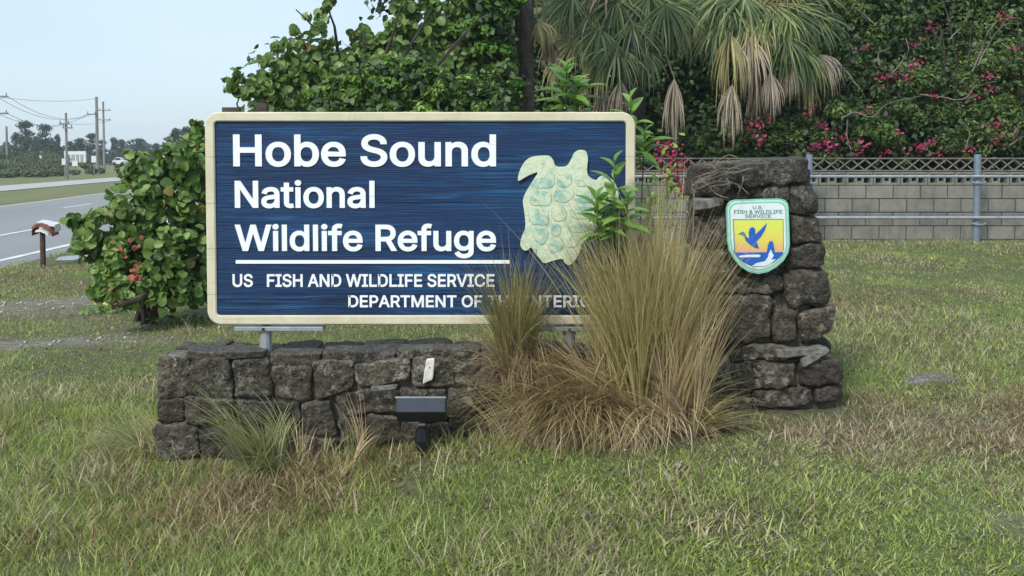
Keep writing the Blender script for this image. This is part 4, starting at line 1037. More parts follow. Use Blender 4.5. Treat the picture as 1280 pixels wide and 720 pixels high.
# visible bare twigs
def smooth(p, k=4):
    r = []
    for i in range(len(p) - 1):
        a, b, c, d = p[max(i - 1, 0)], p[i], p[i + 1], p[min(i + 2, len(p) - 1)]
        for j in range(k):
            t = j / k; r.append(.5 * ((2 * b) + (c - a) * t + (2 * a - 5 * b + 4 * c - d) * t * t + (3 * b - a - 3 * c + d) * t ** 3) + Vector((random.uniform(-.008, .008), 0, random.uniform(-.008, .008))))
    return r + [p[-1]]
TW = [([(1045, 78), (1060, 92), (1075, 112), (1088, 132)], 0), ([(1215, 90), (1228, 60), (1235, 40), (1250, 25), (1272, 22)], 2), ([(1222, 82), (1238, 52), (1254, 32), (1275, 30)], 2), ([(1115, 92), (1128, 76), (1136, 62), (1132, 48)], 1), ([(1150, 118), (1178, 122), (1205, 124), (1220, 108), (1245, 102)], 1),
      ([(1052, 148), (1070, 140), (1090, 146), (1110, 130), (1150, 120)], 0), ([(1265, 170), (1272, 160), (1282, 150), (1290, 146)], 2), ([(1262, 182), (1274, 174), (1288, 168)], 2), ([(1200, 150), (1212, 165), (1206, 185)], 2), ([(1065, 8), (1085, 22), (1095, 32)], 0), ([(1100, 82), (1098, 68), (1112, 60)], 1), ([(1060, 150), (1058, 170), (1064, 188)], 0), ([(1185, 50), (1198, 38), (1208, 26)], 2)]
for pts, k in TW:
    q = MB(); Yq = 15.25; pp = [P(x, y, Yq + .06 * i * (1 if i % 2 else -1)) for i, (x, y) in enumerate(pts)]
    pp = smooth(pp); q.tube(pp, list(np.linspace(.013, .006, len(pp))), 5); q.build('twig', M['palebark'], VT[k][0])
# sprig of pink flowers between sign and pillar
sp = thing('flower_sprig', P(842, 300, 13.6), 'pink flower sprig between the sign and the pillar top', 'flowers')
q = MB(); q.tube([P(836, 300, 13.6), P(834, 240, 13.6), P(830, 200, 13.6), P(826, 180, 13.6)], [.014, .012, .008, .005], 5); q.build('stem', M['palebark'], sp)
q = MB(); q.tube([P(836, 290, 13.6), P(850, 240, 13.6), P(856, 210, 13.6)], [.012, .009, .005], 5); q.build('stem', M['palebark'], sp)
for px, py in ((826, 186), (831, 192), (838, 188), (835, 180), (843, 196), (852, 210), (842, 211), (834, 213), (858, 206), (852, 232), (854, 240), (848, 224), (822, 200)): flower(sp, px, py, 13.6, .9)
cx, cd = np.array([tuple(P(835 + R.normal() * 12, 230 + R.normal() * 30, 13.6 + R.normal() * .1)) for _ in range(110)]), None
V, F, rn = leafcloud(cx, R.normal(size=(110, 3)) + np.array([0, -.5, .5]), R.normal(size=(110, 3)), .07 + .05 * R.random(110), 'oval'); nplink('foliage', V, F, M['feather'], sp, rn)

# ================================================================== ORNAMENTAL GRASSES
def tuft_thing(name, loc, label, layers, cat='grass clump', group=None, rcut=.25):
    t = thing(name, loc, label, cat, group)
    for (pn, n, rad, L0, L1, lean0, lean1, c0, c1, wd, m, azm, azs, seg) in layers:
        nb = max(5, n // 16); bi = R.integers(0, nb, n)
        rr = (rad * np.sqrt(R.random(nb)))[bi] + R.normal(size=n) * .012; aa = (R.random(nb) * 2 * PI)[bi]
        base = np.stack([loc[0] + rr * np.cos(aa), loc[1] + rr * np.sin(aa) * .8, np.full(n, loc[2] - .02)], 1)
        az = ((R.random(nb) * 2 * PI) if azm is None else azm + R.normal(size=nb) * azs)[bi] + R.normal(size=n) * .22
        Ls = (L0 + (L1 - L0) * R.random(nb))[bi] * R.uniform(.75, 1.08, n)
        Ls = Ls * (1 - .60 * np.clip(-np.sin(az), 0, 1) ** .7 * min(1.0, lean1)) * (1 - rcut * np.clip(np.cos(az), 0, 1) * min(1.0, lean1 * 1.3))
        ln = (lean0 + (lean1 - lean0) * R.random(nb))[bi] + R.normal(size=n) * .07; cv = np.clip((c0 + (c1 - c0) * R.random(nb))[bi] * R.uniform(.7, 1.3, n), 0, 3)
        V, F, rn = blades(base, Ls, ln, az, cv, wd * (.5 + 1.0 * R.random(n)), seg)
        rn = np.clip(rn * .55 + np.repeat(R.random(nb)[bi], 2 * (seg + 1)) * .5, 0, 1)
        o = nplink(pn, V, F, m, t, rn); o['kind'] = 'stuff'
    return t
cg = G(775, 540); cgz = gzf(.55, 4.92)
LA = math.pi
tuft_thing('tall_grass_clump', (.68, 5.12, gzf(.68, 5.12) + .02), 'huge tan grass clump sprawling in front of the sign\'s right end', [
    ('upright_blades', 1300, .18, 1.0, 1.42, .0, .2, .1, .7, .0075, M['olive'], None, 0, 8),
    ('upright_blades', 1100, .18, 1.0, 1.45, .0, .2, .05, .5, .006, M['tan'], .1, 1.2, 8),
    ('arching_blades', 1700, .22, .5, 1.0, .15, .75, .9, 2.4, .0075, M['tan'], None, 0, 9),
    ('arching_blades', 1300, .22, .5, .95, .3, 1.0, .8, 2.1, .0065, M['tan'], LA - .05, .55, 9), ('arching_blades', 500, .2, .5, .95, .4, 1.0, .7, 1.9, .006, M['olive'], LA + .1, .5, 9),
    ('dead_blades', 1900, .28, .3, .75, .35, 1.2, .9, 2.4, .0075, M['deadgrass'], None, 0, 8),
    ('dead_blades', 1300, .2, .5, .95, .6, 1.25, .7, 1.7, .006, M['tan'], LA + .2, .55, 8),
    ('seed_heads', 40, .15, 1.0, 1.3, .0, .25, .1, .6, .009, M['tan'], None, 0, 8)], rcut=.55)
tuft_thing('tall_grass_clump', (.34, 5.1, gzf(.34, 5.1) + .02), 'lower mounded tan grass clump sprawling left of the huge clump', [
    ('arching_blades', 1700, .17, .65, 1.08, .05, .6, .9, 2.3, .007, M['tan'], None, 0, 9),
    ('arching_blades', 500, .16, .5, .9, .1, .8, .8, 2.0, .006, M['olive'], LA, .7, 9),
    ('dead_blades', 1300, .22, .25, .6, .3, 1.2, 1.0, 2.4, .0065, M['deadgrass'], None, 0, 8)], rcut=.1)
tuft_thing('tall_grass_clump', (.86, 5.0, gzf(.86, 5)), 'dry grass leaning against the pillar\'s left foot', [
    ('upright_blades', 420, .12, .7, 1.2, .0, .3, .1, .6, .006, M['tan'], None, 0, 8),
    ('dead_blades', 700, .16, .3, .8, .2, .9, .9, 2.0, .006, M['deadgrass'], None, 0, 8),
    ('arching_blades', 340, .12, .55, .95, .3, .9, .8, 1.7, .006, M['olive'], 0, .6, 8)])
bz = P(640, 447, 5.22)
tuft_thing('wispy_grass_clump', (P(645, 450, 5.16).x, 5.16, P(645, 470, 5.16).z), 'wispy green and straw grass tuft on the wall over the sign\'s lower edge', [
    ('upright_blades', 760, .075, .35, .86, .0, .24, .1, .8, .0055, M['olive'], None, 0, 8),
    ('upright_blades', 200, .08, .45, .82, .0, .3, .2, 1.2, .0045, M['palegreen'], None, 0, 8),
    ('arching_blades', 560, .10, .3, .62, .1, .6, 1.2, 2.9, .005, M['tan'], None, 0, 9),
    ('dead_blades', 520, .12, .2, .45, .2, .8, 1.6, 3.0, .005, M['deadgrass'], -PI / 2, 1.0, 8)])
tuft_thing('seedhead_grass', (P(655, 520, 4.98).x, 4.98, gzf(.06, 4.98)), 'thin purplish seed stalks rising over the word Refuge', [
    ('stalks', 26, .08, .8, 1.12, .0, .28, .1, .5, .003, M['deadgrass'], PI, .8, 8), ('upright_blades', 160, .1, .3, .8, .1, .5, .5, 1.6, .005, M['tan'], None, 0, 8)])
tuft_thing('pale_grass_tuft', (P(338, 578, 5.02).x, 5.02, gzf(-1.22, 5.02)), 'pale green arching grass tuft in front of the wall\'s left half', [
    ('arching_blades', 260, .12, .35, .78, .1, .7, .5, 1.9, .0065, M['palegreen'], LA, .9, 8),
    ('upright_blades', 190, .12, .25, .6, .0, .4, .2, 1.4, .006, M['palegreen'], None, 0, 7),
    ('dead_blades', 220, .14, .15, .38, .5, 1.2, .8, 2.0, .005, M['deadgrass'], None, 0, 7)])
tuft_thing('pale_grass_tuft', (P(440, 570, 5.04).x, 5.04, gzf(-.85, 5.04)), 'sparse withered grass stems before the middle of the low wall', [
    ('dead_blades', 90, .3, .2, .45, .0, .5, .4, 2.0, .0045, M['tan'], None, 0, 8), ('upright_blades', 70, .25, .15, .4, .0, .4, .2, 1.4, .0045, M['palegreen'], None, 0, 7)])
tuft_thing('pale_grass_tuft', (P(192, 595, 5.25).x - .04, 5.3, gzf(-2, 5.3)), 'long pale grass drooping left off the wall\'s left end', [
    ('arching_blades', 520, .12, .3, .62, .2, .8, .8, 2.1, .005, M['palegreen'], LA, .5, 8),
    ('arching_blades', 260, .14, .3, .55, .1, .8, .9, 2.2, .005, M['olive'], None, 0, 8)])
tuft_thing('pale_grass_tuft', (P(382, 438, 6.3).x, 6.3, gzf(-1.3, 6.3)), 'small brownish grass tuft behind the wall under the sign', [
    ('upright_blades', 320, .07, .2, .45, .0, .35, .1, .7, .005, M['deadgrass'], None, 0, 6), ('upright_blades', 160, .08, .2, .4, .0, .4, .1, .9, .005, M['olive'], None, 0, 6)])

# ================================================================== LEAFY SAPLINGS
def sapleaf():
    st = 7; V = []; Fc = []
    for i in range(st + 1):
        t = i / st; wd = .20 * math.sin(PI * min(1, t ** .85)) ** .8 + .004; zz = .05 * math.sin(t * PI) - .22 * t * t
        V += [(t, -wd, zz + wd * .4), (t, 0, zz), (t, wd, zz + wd * .4)]
    for i in range(st): Fc += [(3 * i, 3 * i + 1, 3 * i + 4, 3 * i + 3), (3 * i + 1, 3 * i + 2, 3 * i + 5, 3 * i + 4)]
    me = npmesh('leaf', np.array(V), np.array(Fc), np.full(len(V), .5)); me.materials.append(M['sapling']); me.shade_smooth(); return me
ME_SAP = sapleaf()
def sapling(px, top, bot, Y, label, n=20, size=.16, lean=0.0, tops=None, azf=None):
    r0 = P(px, bot, Y); z0 = gzf(r0.x, Y); t = thing('leafy_sapling', (r0.x, Y, z0), label, 'plant')
    for (tx, ty) in (tops or [(px + lean, top)]):
        tp = P(tx, ty, Y + random.uniform(-.04, .04)); b0 = Vector((r0.x, Y, z0)); st = b0.lerp(tp, .5) + Vector((random.uniform(-.03, .03), 0, 0))
        q = MB(); q.tube([b0, st, tp], [.008, .006, .003], 5); q.build('stem', M['feather'], t)
        vis = max(.15, tp.z - P(px, bot, Y).z)
        for k in range(n):
            f = k / n; pos = Vector((b0.lerp(tp, 1).x, tp.y, tp.z - vis * f)); c = tp.lerp(st, f * .9); pos = Vector((c.x, c.y, tp.z - vis * f))
            a = k * 2.4 + random.uniform(-.4, .4); el = .95 - f * .9 + random.uniform(-.2, .2)
            d = Vector((math.cos(a) * math.cos(el), math.sin(a) * math.cos(el) * .8, math.sin(el)))
            nrm = Vector((0, -.25, 1)) - d * d.z
            if nrm.length < .2: nrm = Vector((0, -1, .2))
            leafobj(ME_SAP, t, pos, nrm, d, size * (.55 + .6 * min(1, f * 2.5)) * random.uniform(.8, 1.15), None)
    return t
sapling(768, 195, 300, 5.12, 'leafy green sapling overlapping the turtle\'s right side', 13, .135, tops=[(768, 202), (745, 248), (785, 245)])
sapling(710, 75, 150, 5.75, 'pale green leafy sapling standing above the sign top', 16, .16, tops=[(708, 82), (722, 105)])
sapling(792, 118, 215, 5.6, 'tall leafy sapling rising at the sign\'s upper right corner', 13, .15, tops=[(788, 122), (806, 165)])
sapling(812, 225, 300, 5.5, 'small leafy plant low between sign and pillar', 9, .13, tops=[(812, 238)])

# dried vine on pillar top
dv = thing('dead_vine', P(895, 215, 5.38), 'dry curly vine tangled over the pillar\'s upper left stones', 'vine')
for k in range(13):
    x0, y0 = random.uniform(868, 900), random.uniform(203, 240); pts = []
    a = random.uniform(-.8, .3); x_, y_ = x0, y0
    for i in range(7):
        pts.append(P(x_, y_, 5.375 - random.uniform(0, .03))); x_ += 9 * math.cos(a); y_ += 7 * math.sin(a) ; a += random.uniform(-.6, .9)
    q = MB(); q.tube(pts, [.0035] * 6 + [.0015], 4); q.build('tendril', M['palebark'], dv)
q = MB(); q.tube([P(868, 240, 5.35), P(866, 290, 5.33), P(867, 340, 5.34), P(863, 400, 5.33)], .004, 4); q.build('tendril', M['palebark'], dv)
q = MB(); q.tube([P(905, 216, 5.37), P(915, 210, 5.36), P(930, 205, 5.37), P(950, 204, 5.38), P(963, 203, 5.39)], .004, 4); q.build('tendril', M['palebark'], dv)

# ================================================================== FLOODLIGHT
LY = 4.98
c0 = P(526, 512, LY)
fl = thing('floodlight', (c0.x, LY, gzf(c0.x, LY)), 'black rectangular floodlight on a stake in front of the stone wall', 'floodlight')
def at(px, py): q = P(px, py, LY); return q.x, q.z
xl, zt = at(495, 497); xr, zb = at(557, 528); zm = at(500, 514)[1]; dxx = .006
hb = MB()
V = [(xl, LY, zt), (xr, LY, zt), (xr, LY - .02, zm), (xl, LY - .02, zm), (xr - .004, LY + .01, zb), (xl + .006, LY + .01, zb),
     (xl, LY + .07, zt - .012), (xr, LY + .07, zt - .012), (xr - .004, LY + .07, zb + .02), (xl + .006, LY + .07, zb + .02)]
hb.add(V, [(0, 3, 2, 1), (3, 5, 4, 2), (0, 1, 7, 6), (5, 9, 8, 4), (6, 7, 8, 9), (0, 6, 9, 5, 3), (1, 2, 4, 8, 7)]); hb.build('housing', M['black'], fl)
g = MB(); g.add([(xl + .004, LY - .0035, zt - .004), (xr - .004, LY - .0035, zt - .004), (xr - .004, LY - .021, zm + .003), (xl + .004, LY - .021, zm + .003)], [(0, 3, 2, 1)]); g.build('back_plate', M['slate'], fl)
bx((xl - .004, LY - .006, zt - .003), (xr + .004, LY + .004, zt + .005), 'top_edge', M['galv'], fl, .001)
cx_, cz_ = at(527, 530); q = MB(); q.tube([(cx_, LY + .03, cz_ + .03), (cx_, LY + .03, cz_ - .035)], [.012, .012], 10); q.build('knuckle', M['black'], fl)
q = MB(); q.tube([(cx_ - .016, LY + .02, cz_ - .01), (cx_ + .016, LY + .02, cz_ - .01)], .012, 8); q.build('knuckle_bolt', M['slate'], fl)
_, zq = at(527, 540); _, zg = at(527, 575)
q = MB(); q.tube([(cx_ + .004, LY + .03, zq + .012), (cx_ + .004, LY + .03, zq), (cx_ + .003, LY + .03, zq - .05), (cx_ + .002, LY + .03, zg + .04)], [.02, .038, .042, .03], 10); q.build('junction_box', M['black'], fl)
q = MB(); q.box((cx_ - .012, LY + .028, zg - .08), (cx_ + .012, LY + .034, zg + .06)); q.box((cx_ - .003, LY + .018, zg - .08), (cx_ + .003, LY + .044, zg + .059)); q.build('stake', M['black'], fl)

# ================================================================== LITTLE MARKER POST
mp_ = G(54, 333); MYp = mp_.y
mk = thing('marker_post', mp_, 'short dark post with a curved rusty and white flap at the roadside', 'marker post')
t = P(53, 287, MYp); q = MB(); q.tube([(t.x, MYp, mp_.z - .1), (t.x, MYp, t.z)], [.045, .042], 8); q.build('post', M['postwood'], mk)
def arch(name, pts, d0, d1, th, m):
    q = MB(); V = []; n_ = len(pts)
    for (x, y) in pts:
        a = P(x, y, MYp)
        V += [(a.x, MYp + d0, a.z), (a.x, MYp + d1, a.z + .02), (a.x, MYp + d1, a.z + .02 - th), (a.x, MYp + d0, a.z - th)]
    Fc = [(4 * i + j, 4 * i + (j + 1) % 4, 4 * i + 4 + (j + 1) % 4, 4 * i + 4 + j) for i in range(n_ - 1) for j in range(4)] + [(0, 3, 2, 1), (4 * n_ - 4, 4 * n_ - 3, 4 * n_ - 2, 4 * n_ - 1)]
    q.add(V, Fc); q.build(name, m, mk)
arch('curved_flap', [(45, 290), (45, 283), (49, 279), (55, 279), (61, 281), (66, 285), (70, 291)], -.14, .1, .05, M['rust'])
arch('white_flap', [(48, 277), (56, 278), (64, 280), (70, 281), (70.5, 288)], -.05, .16, .03, M['plainwhite'])
arch('white_strip', [(50, 288), (56, 287), (63, 290), (66, 292)], -.16, -.1, .02, M['plainwhite'])

# ================================================================== FAR SIDE OF THE ROAD
def pole(px, top, bot, label, arms, r=.13, Yd=None):
    g_ = G(px, bot) if Yd is None else Vector((P(px, bot, Yd).x, Yd, 0)); Y = g_.y
    t = thing('utility_pole', (g_.x, Y, gzf(g_.x, Y)), label, 'utility pole', 'utility poles beyond the highway')
    tp = P(px, top, Y); q = MB(); q.tube([(g_.x, Y, gzf(g_.x, Y) - .3), (g_.x, Y, tp.z)], [r * 1.15, r * .85], 8); q.build('pole', M['polewood'], t)
    for (x0, x1, y) in arms:
        a = P(x0, y, Y); b = P(x1, y, Y); q = MB(); q.box((min(a.x, b.x), Y - .3, a.z - .05), (max(a.x, b.x), Y - .14, a.z + .06)); q.build('crossarm', M['polewood'], t)
        for u in (.08, .92):
            q = MB(); q.tube([(a.x + (b.x - a.x) * u, Y - .22, a.z + .06), (a.x + (b.x - a.x) * u, Y - .22, a.z + .28)], [.05, .03], 6); q.build('insulator', M['polewood'], t)
    return t
pole(122.3, 121, 218, 'tallest utility pole, left one of the close pair', [(110, 121, 143)], .16)
pole(130.5, 127, 212, 'utility pole standing right behind the tallest pole', [(124, 139, 138), (124, 139, 150)], .15)
pole(84, 141, 224, 'utility pole standing just left of the white billboard', [(76, 88, 155), (80, 92, 160)], .1)
pole(9, 158, 200, 'distant utility pole by the tall pine at the left edge', [], .18, 150)
pole(-6, 110, 226, 'utility pole at the very left edge of the photo', [(-16, 12, 121), (-16, 12, 142)], .13)
WLB = ['highest wire from the left edge pole to the tallest pole', 'top wire running level to the tallest pole', 'lower wire from the left edge pole to the middle pole', 'wire from the middle pole to the close pair', 'sagging wire reaching the far pole of the pair', 'lowest long wire across the left sky']
for wi, (a, b, sag) in enumerate((((-3, 121, 74), (110, 143, 96), 1.0), ((-3, 121, 74), (122, 123, 96), .3), ((10, 142, 74), (88, 155, 80), .5), ((88, 155, 80), (139, 150, 112), .2), ((10, 121, 74), (124, 138, 112), 1.3), ((-3, 142, 74), (110, 143, 96), 1.0))):
    A = P(*a); B = P(*b); pts = [A.lerp(B, i / 12) - Vector((0, 0, sag * 4 * (i / 12) * (1 - i / 12))) for i in range(13)]
    q = MB(); q.tube(pts, .018, 4); o = q.build('power_line', M['wire']); tag(o, WLB[wi], 'wire', 'overhead wires')
# billboard
def gbx(x0, y0, x1, y1, Y, th, name, m, parent, dy=0):
    a = P(x0, y0, Y); b = P(x1, y1, Y); return bx((a.x, Y + dy, b.z), (b.x, Y + dy + th, a.z), name, m, parent, 0)
bY = 105
bd = thing('billboard', (P(94, 208, bY).x, bY, gzf(-46, bY)), 'white roadside billboard on legs across the highway', 'billboard')
gbx(80, 189, 107, 203, bY, .25, 'board', M['plainwhite'], bd)
for x in (84, 89.5, 95, 100.5): gbx(x, 193, x + 3.4, 202, bY, .06, 'panel', M['panelgrey'], bd, -.07)
for x in (82, 93, 105): gbx(x - .5, 203, x + .5, 212, bY, .15, 'leg', M['polewood'], bd)
def smallsign(x0, y0, x1, y1, bot, Y, label, m='plainwhite'):
    cx = (x0 + x1) / 2; t = thing('road_sign', (P(cx, bot, Y).x, Y, gzf(P(cx, bot, Y).x, Y)), label, 'road sign')
    gbx(x0, y0, x1, y1, Y, .04, 'panel', M[m], t); a = P(cx - .45, y1 - 2, Y); b = P(cx + .45, y1, Y)
    bx((a.x, Y + .05, t.location.z), (b.x, Y + .11, a.z), 'post', M['polewood'], t, 0)
smallsign(77, 198, 83, 206, 226, 78, 'small white sign on a post left of the billboard')
smallsign(90, 201, 97, 207.5, 212, 98, 'small white sign below the billboard')
smallsign(114, 195, 120, 203, 222, 85, 'white square sign just left of the pole pair')
smallsign(161.5, 195, 164.5, 202, 214, 96, 'narrow white roadside sign right of the parked car')
smallsign(203.5, 193, 206, 204, 214, 96, 'narrow white roadside sign seen above the bush')
smallsign(48.5, 194, 52.5, 198, 203, 120, 'small pale sign in the scrub left of the billboard')
# car
cY = 178.0; cxw = P(150, 205, cY).x
car = thing('parked_car', (cxw, cY, -.07), 'tiny white car at the side road far beyond the highway', 'car')
body = MB(); prof = [(-2.2, .3), (2.2, .3), (2.25, .75), (1.9, .9), (1.1, .98), (.5, 1.45), (-.9, 1.48), (-1.6, 1.0), (-2.2, .92)]
body.prism([(cxw + x * .5, -.07 + z) for x, z in prof], cY - .8, cY + .8, .06); body.build('body', M['plainwhite'], car)
gl = MB(); gl.prism([(cxw + x * .5, -.07 + z) for x, z in [(1.0, 1.0), (.48, 1.38), (-.8, 1.4), (-1.35, 1.02)]], cY - .82, cY - .79); gl.build('window', M['glass'], car)
for sx in (-.7, .7):
    q = MB(); q.tube([(cxw + sx, cY - .85, .25), (cxw + sx, cY - .6, .25)], .32, 12); q.build('wheel', M['rubber'], car)
# far trees
def pinemesh(seed):
    rs = random.Random(seed); bl = []
    for i in range(16):
        h = rs.uniform(.25, 1.0); r = (1.05 - h) * .33 + .05; a = rs.uniform(0, 2 * PI); bl.append((math.cos(a) * r * rs.random(), math.sin(a) * r * rs.random(), h, .10 + .1 * rs.random(), .12, .055 + .05 * rs.random()))
    C, d = blobpts(bl, 1500, .3); V, F, rn = leafcloud(C, R.normal(size=(1500, 3)), R.normal(size=(1500, 3)) + d + np.array([0, 0, .4]), .04 + .05 * R.random(1500), 'lance')
    me = npmesh('crown', V, F, rn); me.materials.append(M['pine'])
    q = MB(); q.tube([(0, 0, -.05), (.01, 0, .5), (0, 0, .97)], [.03, .02, .004], 6); mt = shared(q, 'trunk', M['bark']); return me, mt
PM = [pinemesh(s) for s in (1, 2, 3, 4)]
FT = [(33, 153, 150, 1.0, 'tallest far pine at left, with a bent feathery top'), (22, 168, 152, .9, 'far pine leaning beside the tallest one'), (57, 157, 155, .95, 'second tallest far pine, left of the billboard'), (47, 172, 160, .9, 'low far pine between the two tallest ones'),
      (72, 170, 158, .6, 'narrow pointed far pine left of the billboard'), (10, 180, 170, 1, 'far pine near the left edge'), (100, 172, 170, 1.2, 'far pine behind the billboard'), (115, 168, 175, 1.0, 'far pine just left of the pole pair'), (143, 173, 185, 1.0, 'far pine above the white car'),
      (153, 176, 190, 1.0, 'far pine right of the white car'), (175, 174, 190, 1.2, 'far pine in the middle of the treeline'), (195, 180, 190, 1.2, 'far pine low in the treeline'), (222, 163, 150, 1.0, 'far pine peeking over the sea grape bush'), (234, 161, 145, 1.0, 'far pine touching the sea grape bush top'), (88, 176, 168, 1.0, 'far pine just left of the billboard pole'), (128, 176, 178, 1, 'far pine between the two poles'), (212, 172, 170, 1, 'far pine left of the bush top'), (247, 165, 150, 1, 'far pine half hidden by the sign')]
for (px, top, Y, wd, lb) in FT:
    k = random.choice(PM); g_ = P(px, 205, Y); z0 = -.05; H = P(px, top, Y).z - z0
    t = thing('pine_tree', (g_.x, Y, z0), lb, 'tree', 'far pines beyond the highway')
    for nm, me_ in (('crown', k[0]), ('trunk', k[1])):
        o = bpy.data.objects.new(nm, me_); COL.objects.link(o); o.parent = t; o.scale = (H * wd * .95, H * wd, H)
    t.rotation_euler = (0, 0, random.uniform(0, 6))
tl = [(x, 205 + 8 * math.sin(x * .7), 1.2 + .7 * math.sin(x * .31) + .5 * math.sin(x * .93), 5, 3, 2.6 + .7 * math.sin(x * .53)) for x in np.arange(-260, 60, 4.0)]
C, d = blobpts(tl, 26000, .3); V, F, rn = leafcloud(C, R.normal(size=(len(C), 3)) + np.array([0, -.6, .6]), R.normal(size=(len(C), 3)), .7 + .6 * R.random(len(C)), 'oval')
o = nplink('treeline', V, F, M['pine'], None, rn); tag(o, 'distant dark treeline on the horizon', kind='stuff')
SCR = [(5, 208, 95, 26), (30, 205, 98, 26), (18, 220, 84, 20), (55, 212, 92, 24), (45, 222, 82, 18), (72, 216, 86, 14), (66, 204, 105, 24), (5, 222, 80, 18), (108, 208, 96, 9), (115, 212, 92, 7), (-20, 212, 86, 26), (92, 216, 92, 8), (35, 196, 118, 24), (60, 197, 122, 22), (5, 196, 116, 24), (128, 213, 100, 8)]
LBS = ['olive scrub bush at the left edge beyond the highway', 'rounded scrub bush beneath the tallest pine', 'low scrub bush at the verge near the left edge', 'wide scrub bush left of the billboard', 'low scrub bush fronting the scrub patch', 'small scrub bush left of the billboard pole', 'scrub bush before the narrow pointed pine', 'lowest scrub bush in the left corner of the scrub', 'small bush right under the billboard', 'small bush left of the pole pair foot', 'scrub bush cut by the left edge', 'tiny bush under the white signs', 'scrub bush behind the scrub patch', 'scrub bush behind, nearest to the billboard', 'scrub bush behind, at the left edge', 'tiny bush at the foot of the pole pair']
for (px, py, Y, r), lb in zip(SCR, LBS):
    rr = r * Y / FX; c = P(px, py, Y); z0 = gzf(c.x, Y)
    t = thing('scrub_bush', (c.x, Y, z0), lb, 'bush', 'scrub bushes beyond the highway')
    bl = [(c.x + random.uniform(-.6, .6) * rr, Y + random.uniform(-.5, .5) * rr, z0 + rr * .25 + random.random() * max(.1, c.z + rr * .25 - z0 - rr * .3), rr * .5, rr * .5, rr * .3) for _ in range(7)]
    foliage('foliage', bl, 900, .22, 'oval', M['scrub'], t, shell=.3)

# ================================================================== LAWN
TUFTS = bpy.data.collections.new('grass_tufts')
def tuft_obj(kind, seed):
    rs = np.random.default_rng(seed)
    n = {'short': 24, 'tall': 15, 'weed': 14, 'stem': 5}[kind]
    rad = {'short': .065, 'tall': .05, 'weed': .04, 'stem': .05}[kind]
    base = np.stack([rs.normal(size=n) * rad, rs.normal(size=n) * rad, np.full(n, -.01)], 1)
    if kind == 'short': Lb, ln, cv, wd = .015 + .032 * rs.random(n), .1 + rs.random(n) * 1.0, rs.random(n) * 1.5, .004 + .003 * rs.random(n)
    elif kind == 'tall': Lb, ln, cv, wd = .035 + .085 * rs.random(n), rs.random(n) * .6, .2 + rs.random(n) * 1.3, .003 + .0025 * rs.random(n)
    elif kind == 'stem': Lb, ln, cv, wd = .08 + .14 * rs.random(n), rs.random(n) * .5, .1 + rs.random(n) * 1.0, .003 + .0015 * rs.random(n)
    else: Lb, ln, cv, wd = .02 + .03 * rs.random(n), .6 + rs.random(n) * .8, rs.random(n) * .6, .008 + .008 * rs.random(n)
    V, F, rn = blades(base, Lb, ln, rs.random(n) * 2 * PI, cv, wd, 3 if kind in ('short', 'weed') else 5)
    me = npmesh('tuft_' + kind, V, F, rn); me.materials.append(M['grass'])
    o = bpy.data.objects.new('tuft_' + kind, me); return o
kinds = ['short'] * 4 + ['tall'] * 4 + ['weed'] * 2 + ['stem'] * 2
for i, k in enumerate(kinds):
    o = tuft_obj(k, i); o.name = 'tuft_%02d' % i; TUFTS.objects.link(o)
def vnoise(x, y, f, s):
    return np.array([noise.fractal(Vector((a * f + s, b * f - s, s)), 1.0, 2.0, 3) for a, b in zip(x, y)])
def scatter(n, y0, y1, power=1.0):
    y = y0 + (y1 - y0) * R.random(n) ** power; x = (R.random(n) * 2 - 1) * (y * .54 + .6)
    return x, y
parts = [scatter(30000, 3.2, 6.2), scatter(26000, 6.0, 10), scatter(24000, 9.8, 15.5), scatter(9000, 15, 24)]
x = np.concatenate([p[0] for p in parts]); y = np.concatenate([p[1] for p in parts])
xsft = x + shift(y)
n1 = vnoise(x, y, .8, 3.1); n2 = vnoise(x, y, 2.6, 9.2); n3 = vnoise(x, y, .45, 17.0)
bm_ = path_mask(x, y)
keep = (xsft > -7.75 + .15 * n2) & (R.random(len(x)) > bm_ * .93) & (R.random(len(x)) > .35 * sst((n2 - .0) / .4))
n4 = vnoise(x, y, 5.5, 31.0); keep &= (R.random(len(x)) > .6 * sst((n4 - .02) / .25)); keep &= ~((np.abs(x + .455) < .085) & (y > 4.55) & (y < 5.02)); keep &= ~((x > -1.9) & (x < 1.9) & (y > 5.22) & (y < 5.55)) & ~((x > .95) & (x < 1.85) & (y > 5.4) & (y < 5.95)) & ~((y > 14.5) & (x > x_start))
x, y, n1, n2, n3, bm_ = [a[keep] for a in (x, y, n1, n2, n3, bm_)]
px_ = 640 + x / y * FX
tallness = np.clip(.85 * sst((1.0 - x) / 2.2) * sst((7.2 - y) / 1.5) + .35 * n1 + .1, 0, 1) * sst((9.5 - y) / 2 + .2)
dry = np.clip(.28 + .7 * n1 + .35 * n2 + .25 * bm_ + .35 * np.exp(-((x - 1.6) / 1.6) ** 2 - ((y - 5.0) / .5) ** 2) + .25 * np.exp(-((y - 5.1) / .5) ** 2) * (x > 1.5), 0, 1)
red = np.clip(.6 * np.exp(-((x + 1.35) / .75) ** 2 - ((y - 4.55) / .45) ** 2) + .35 * np.exp(-((x + 1.8) / .7) ** 2 - ((y - 3.9) / .3) ** 2) + .35 * sst((n3 - .1) / .3) + .15 * np.exp(-((x - 1.8) / 1.5) ** 2 - ((y - 5.1) / .4) ** 2), 0, 1)
u = R.random(len(x)); ix = np.where(u < .08, 8 + R.integers(0, 2, len(x)), np.where(R.random(len(x)) < tallness * .62, 4 + R.integers(0, 4, len(x)), R.integers(0, 4, len(x))))
ix = np.where((R.random(len(x)) < .075 * tallness + .004), 10 + R.integers(0, 2, len(x)), ix)
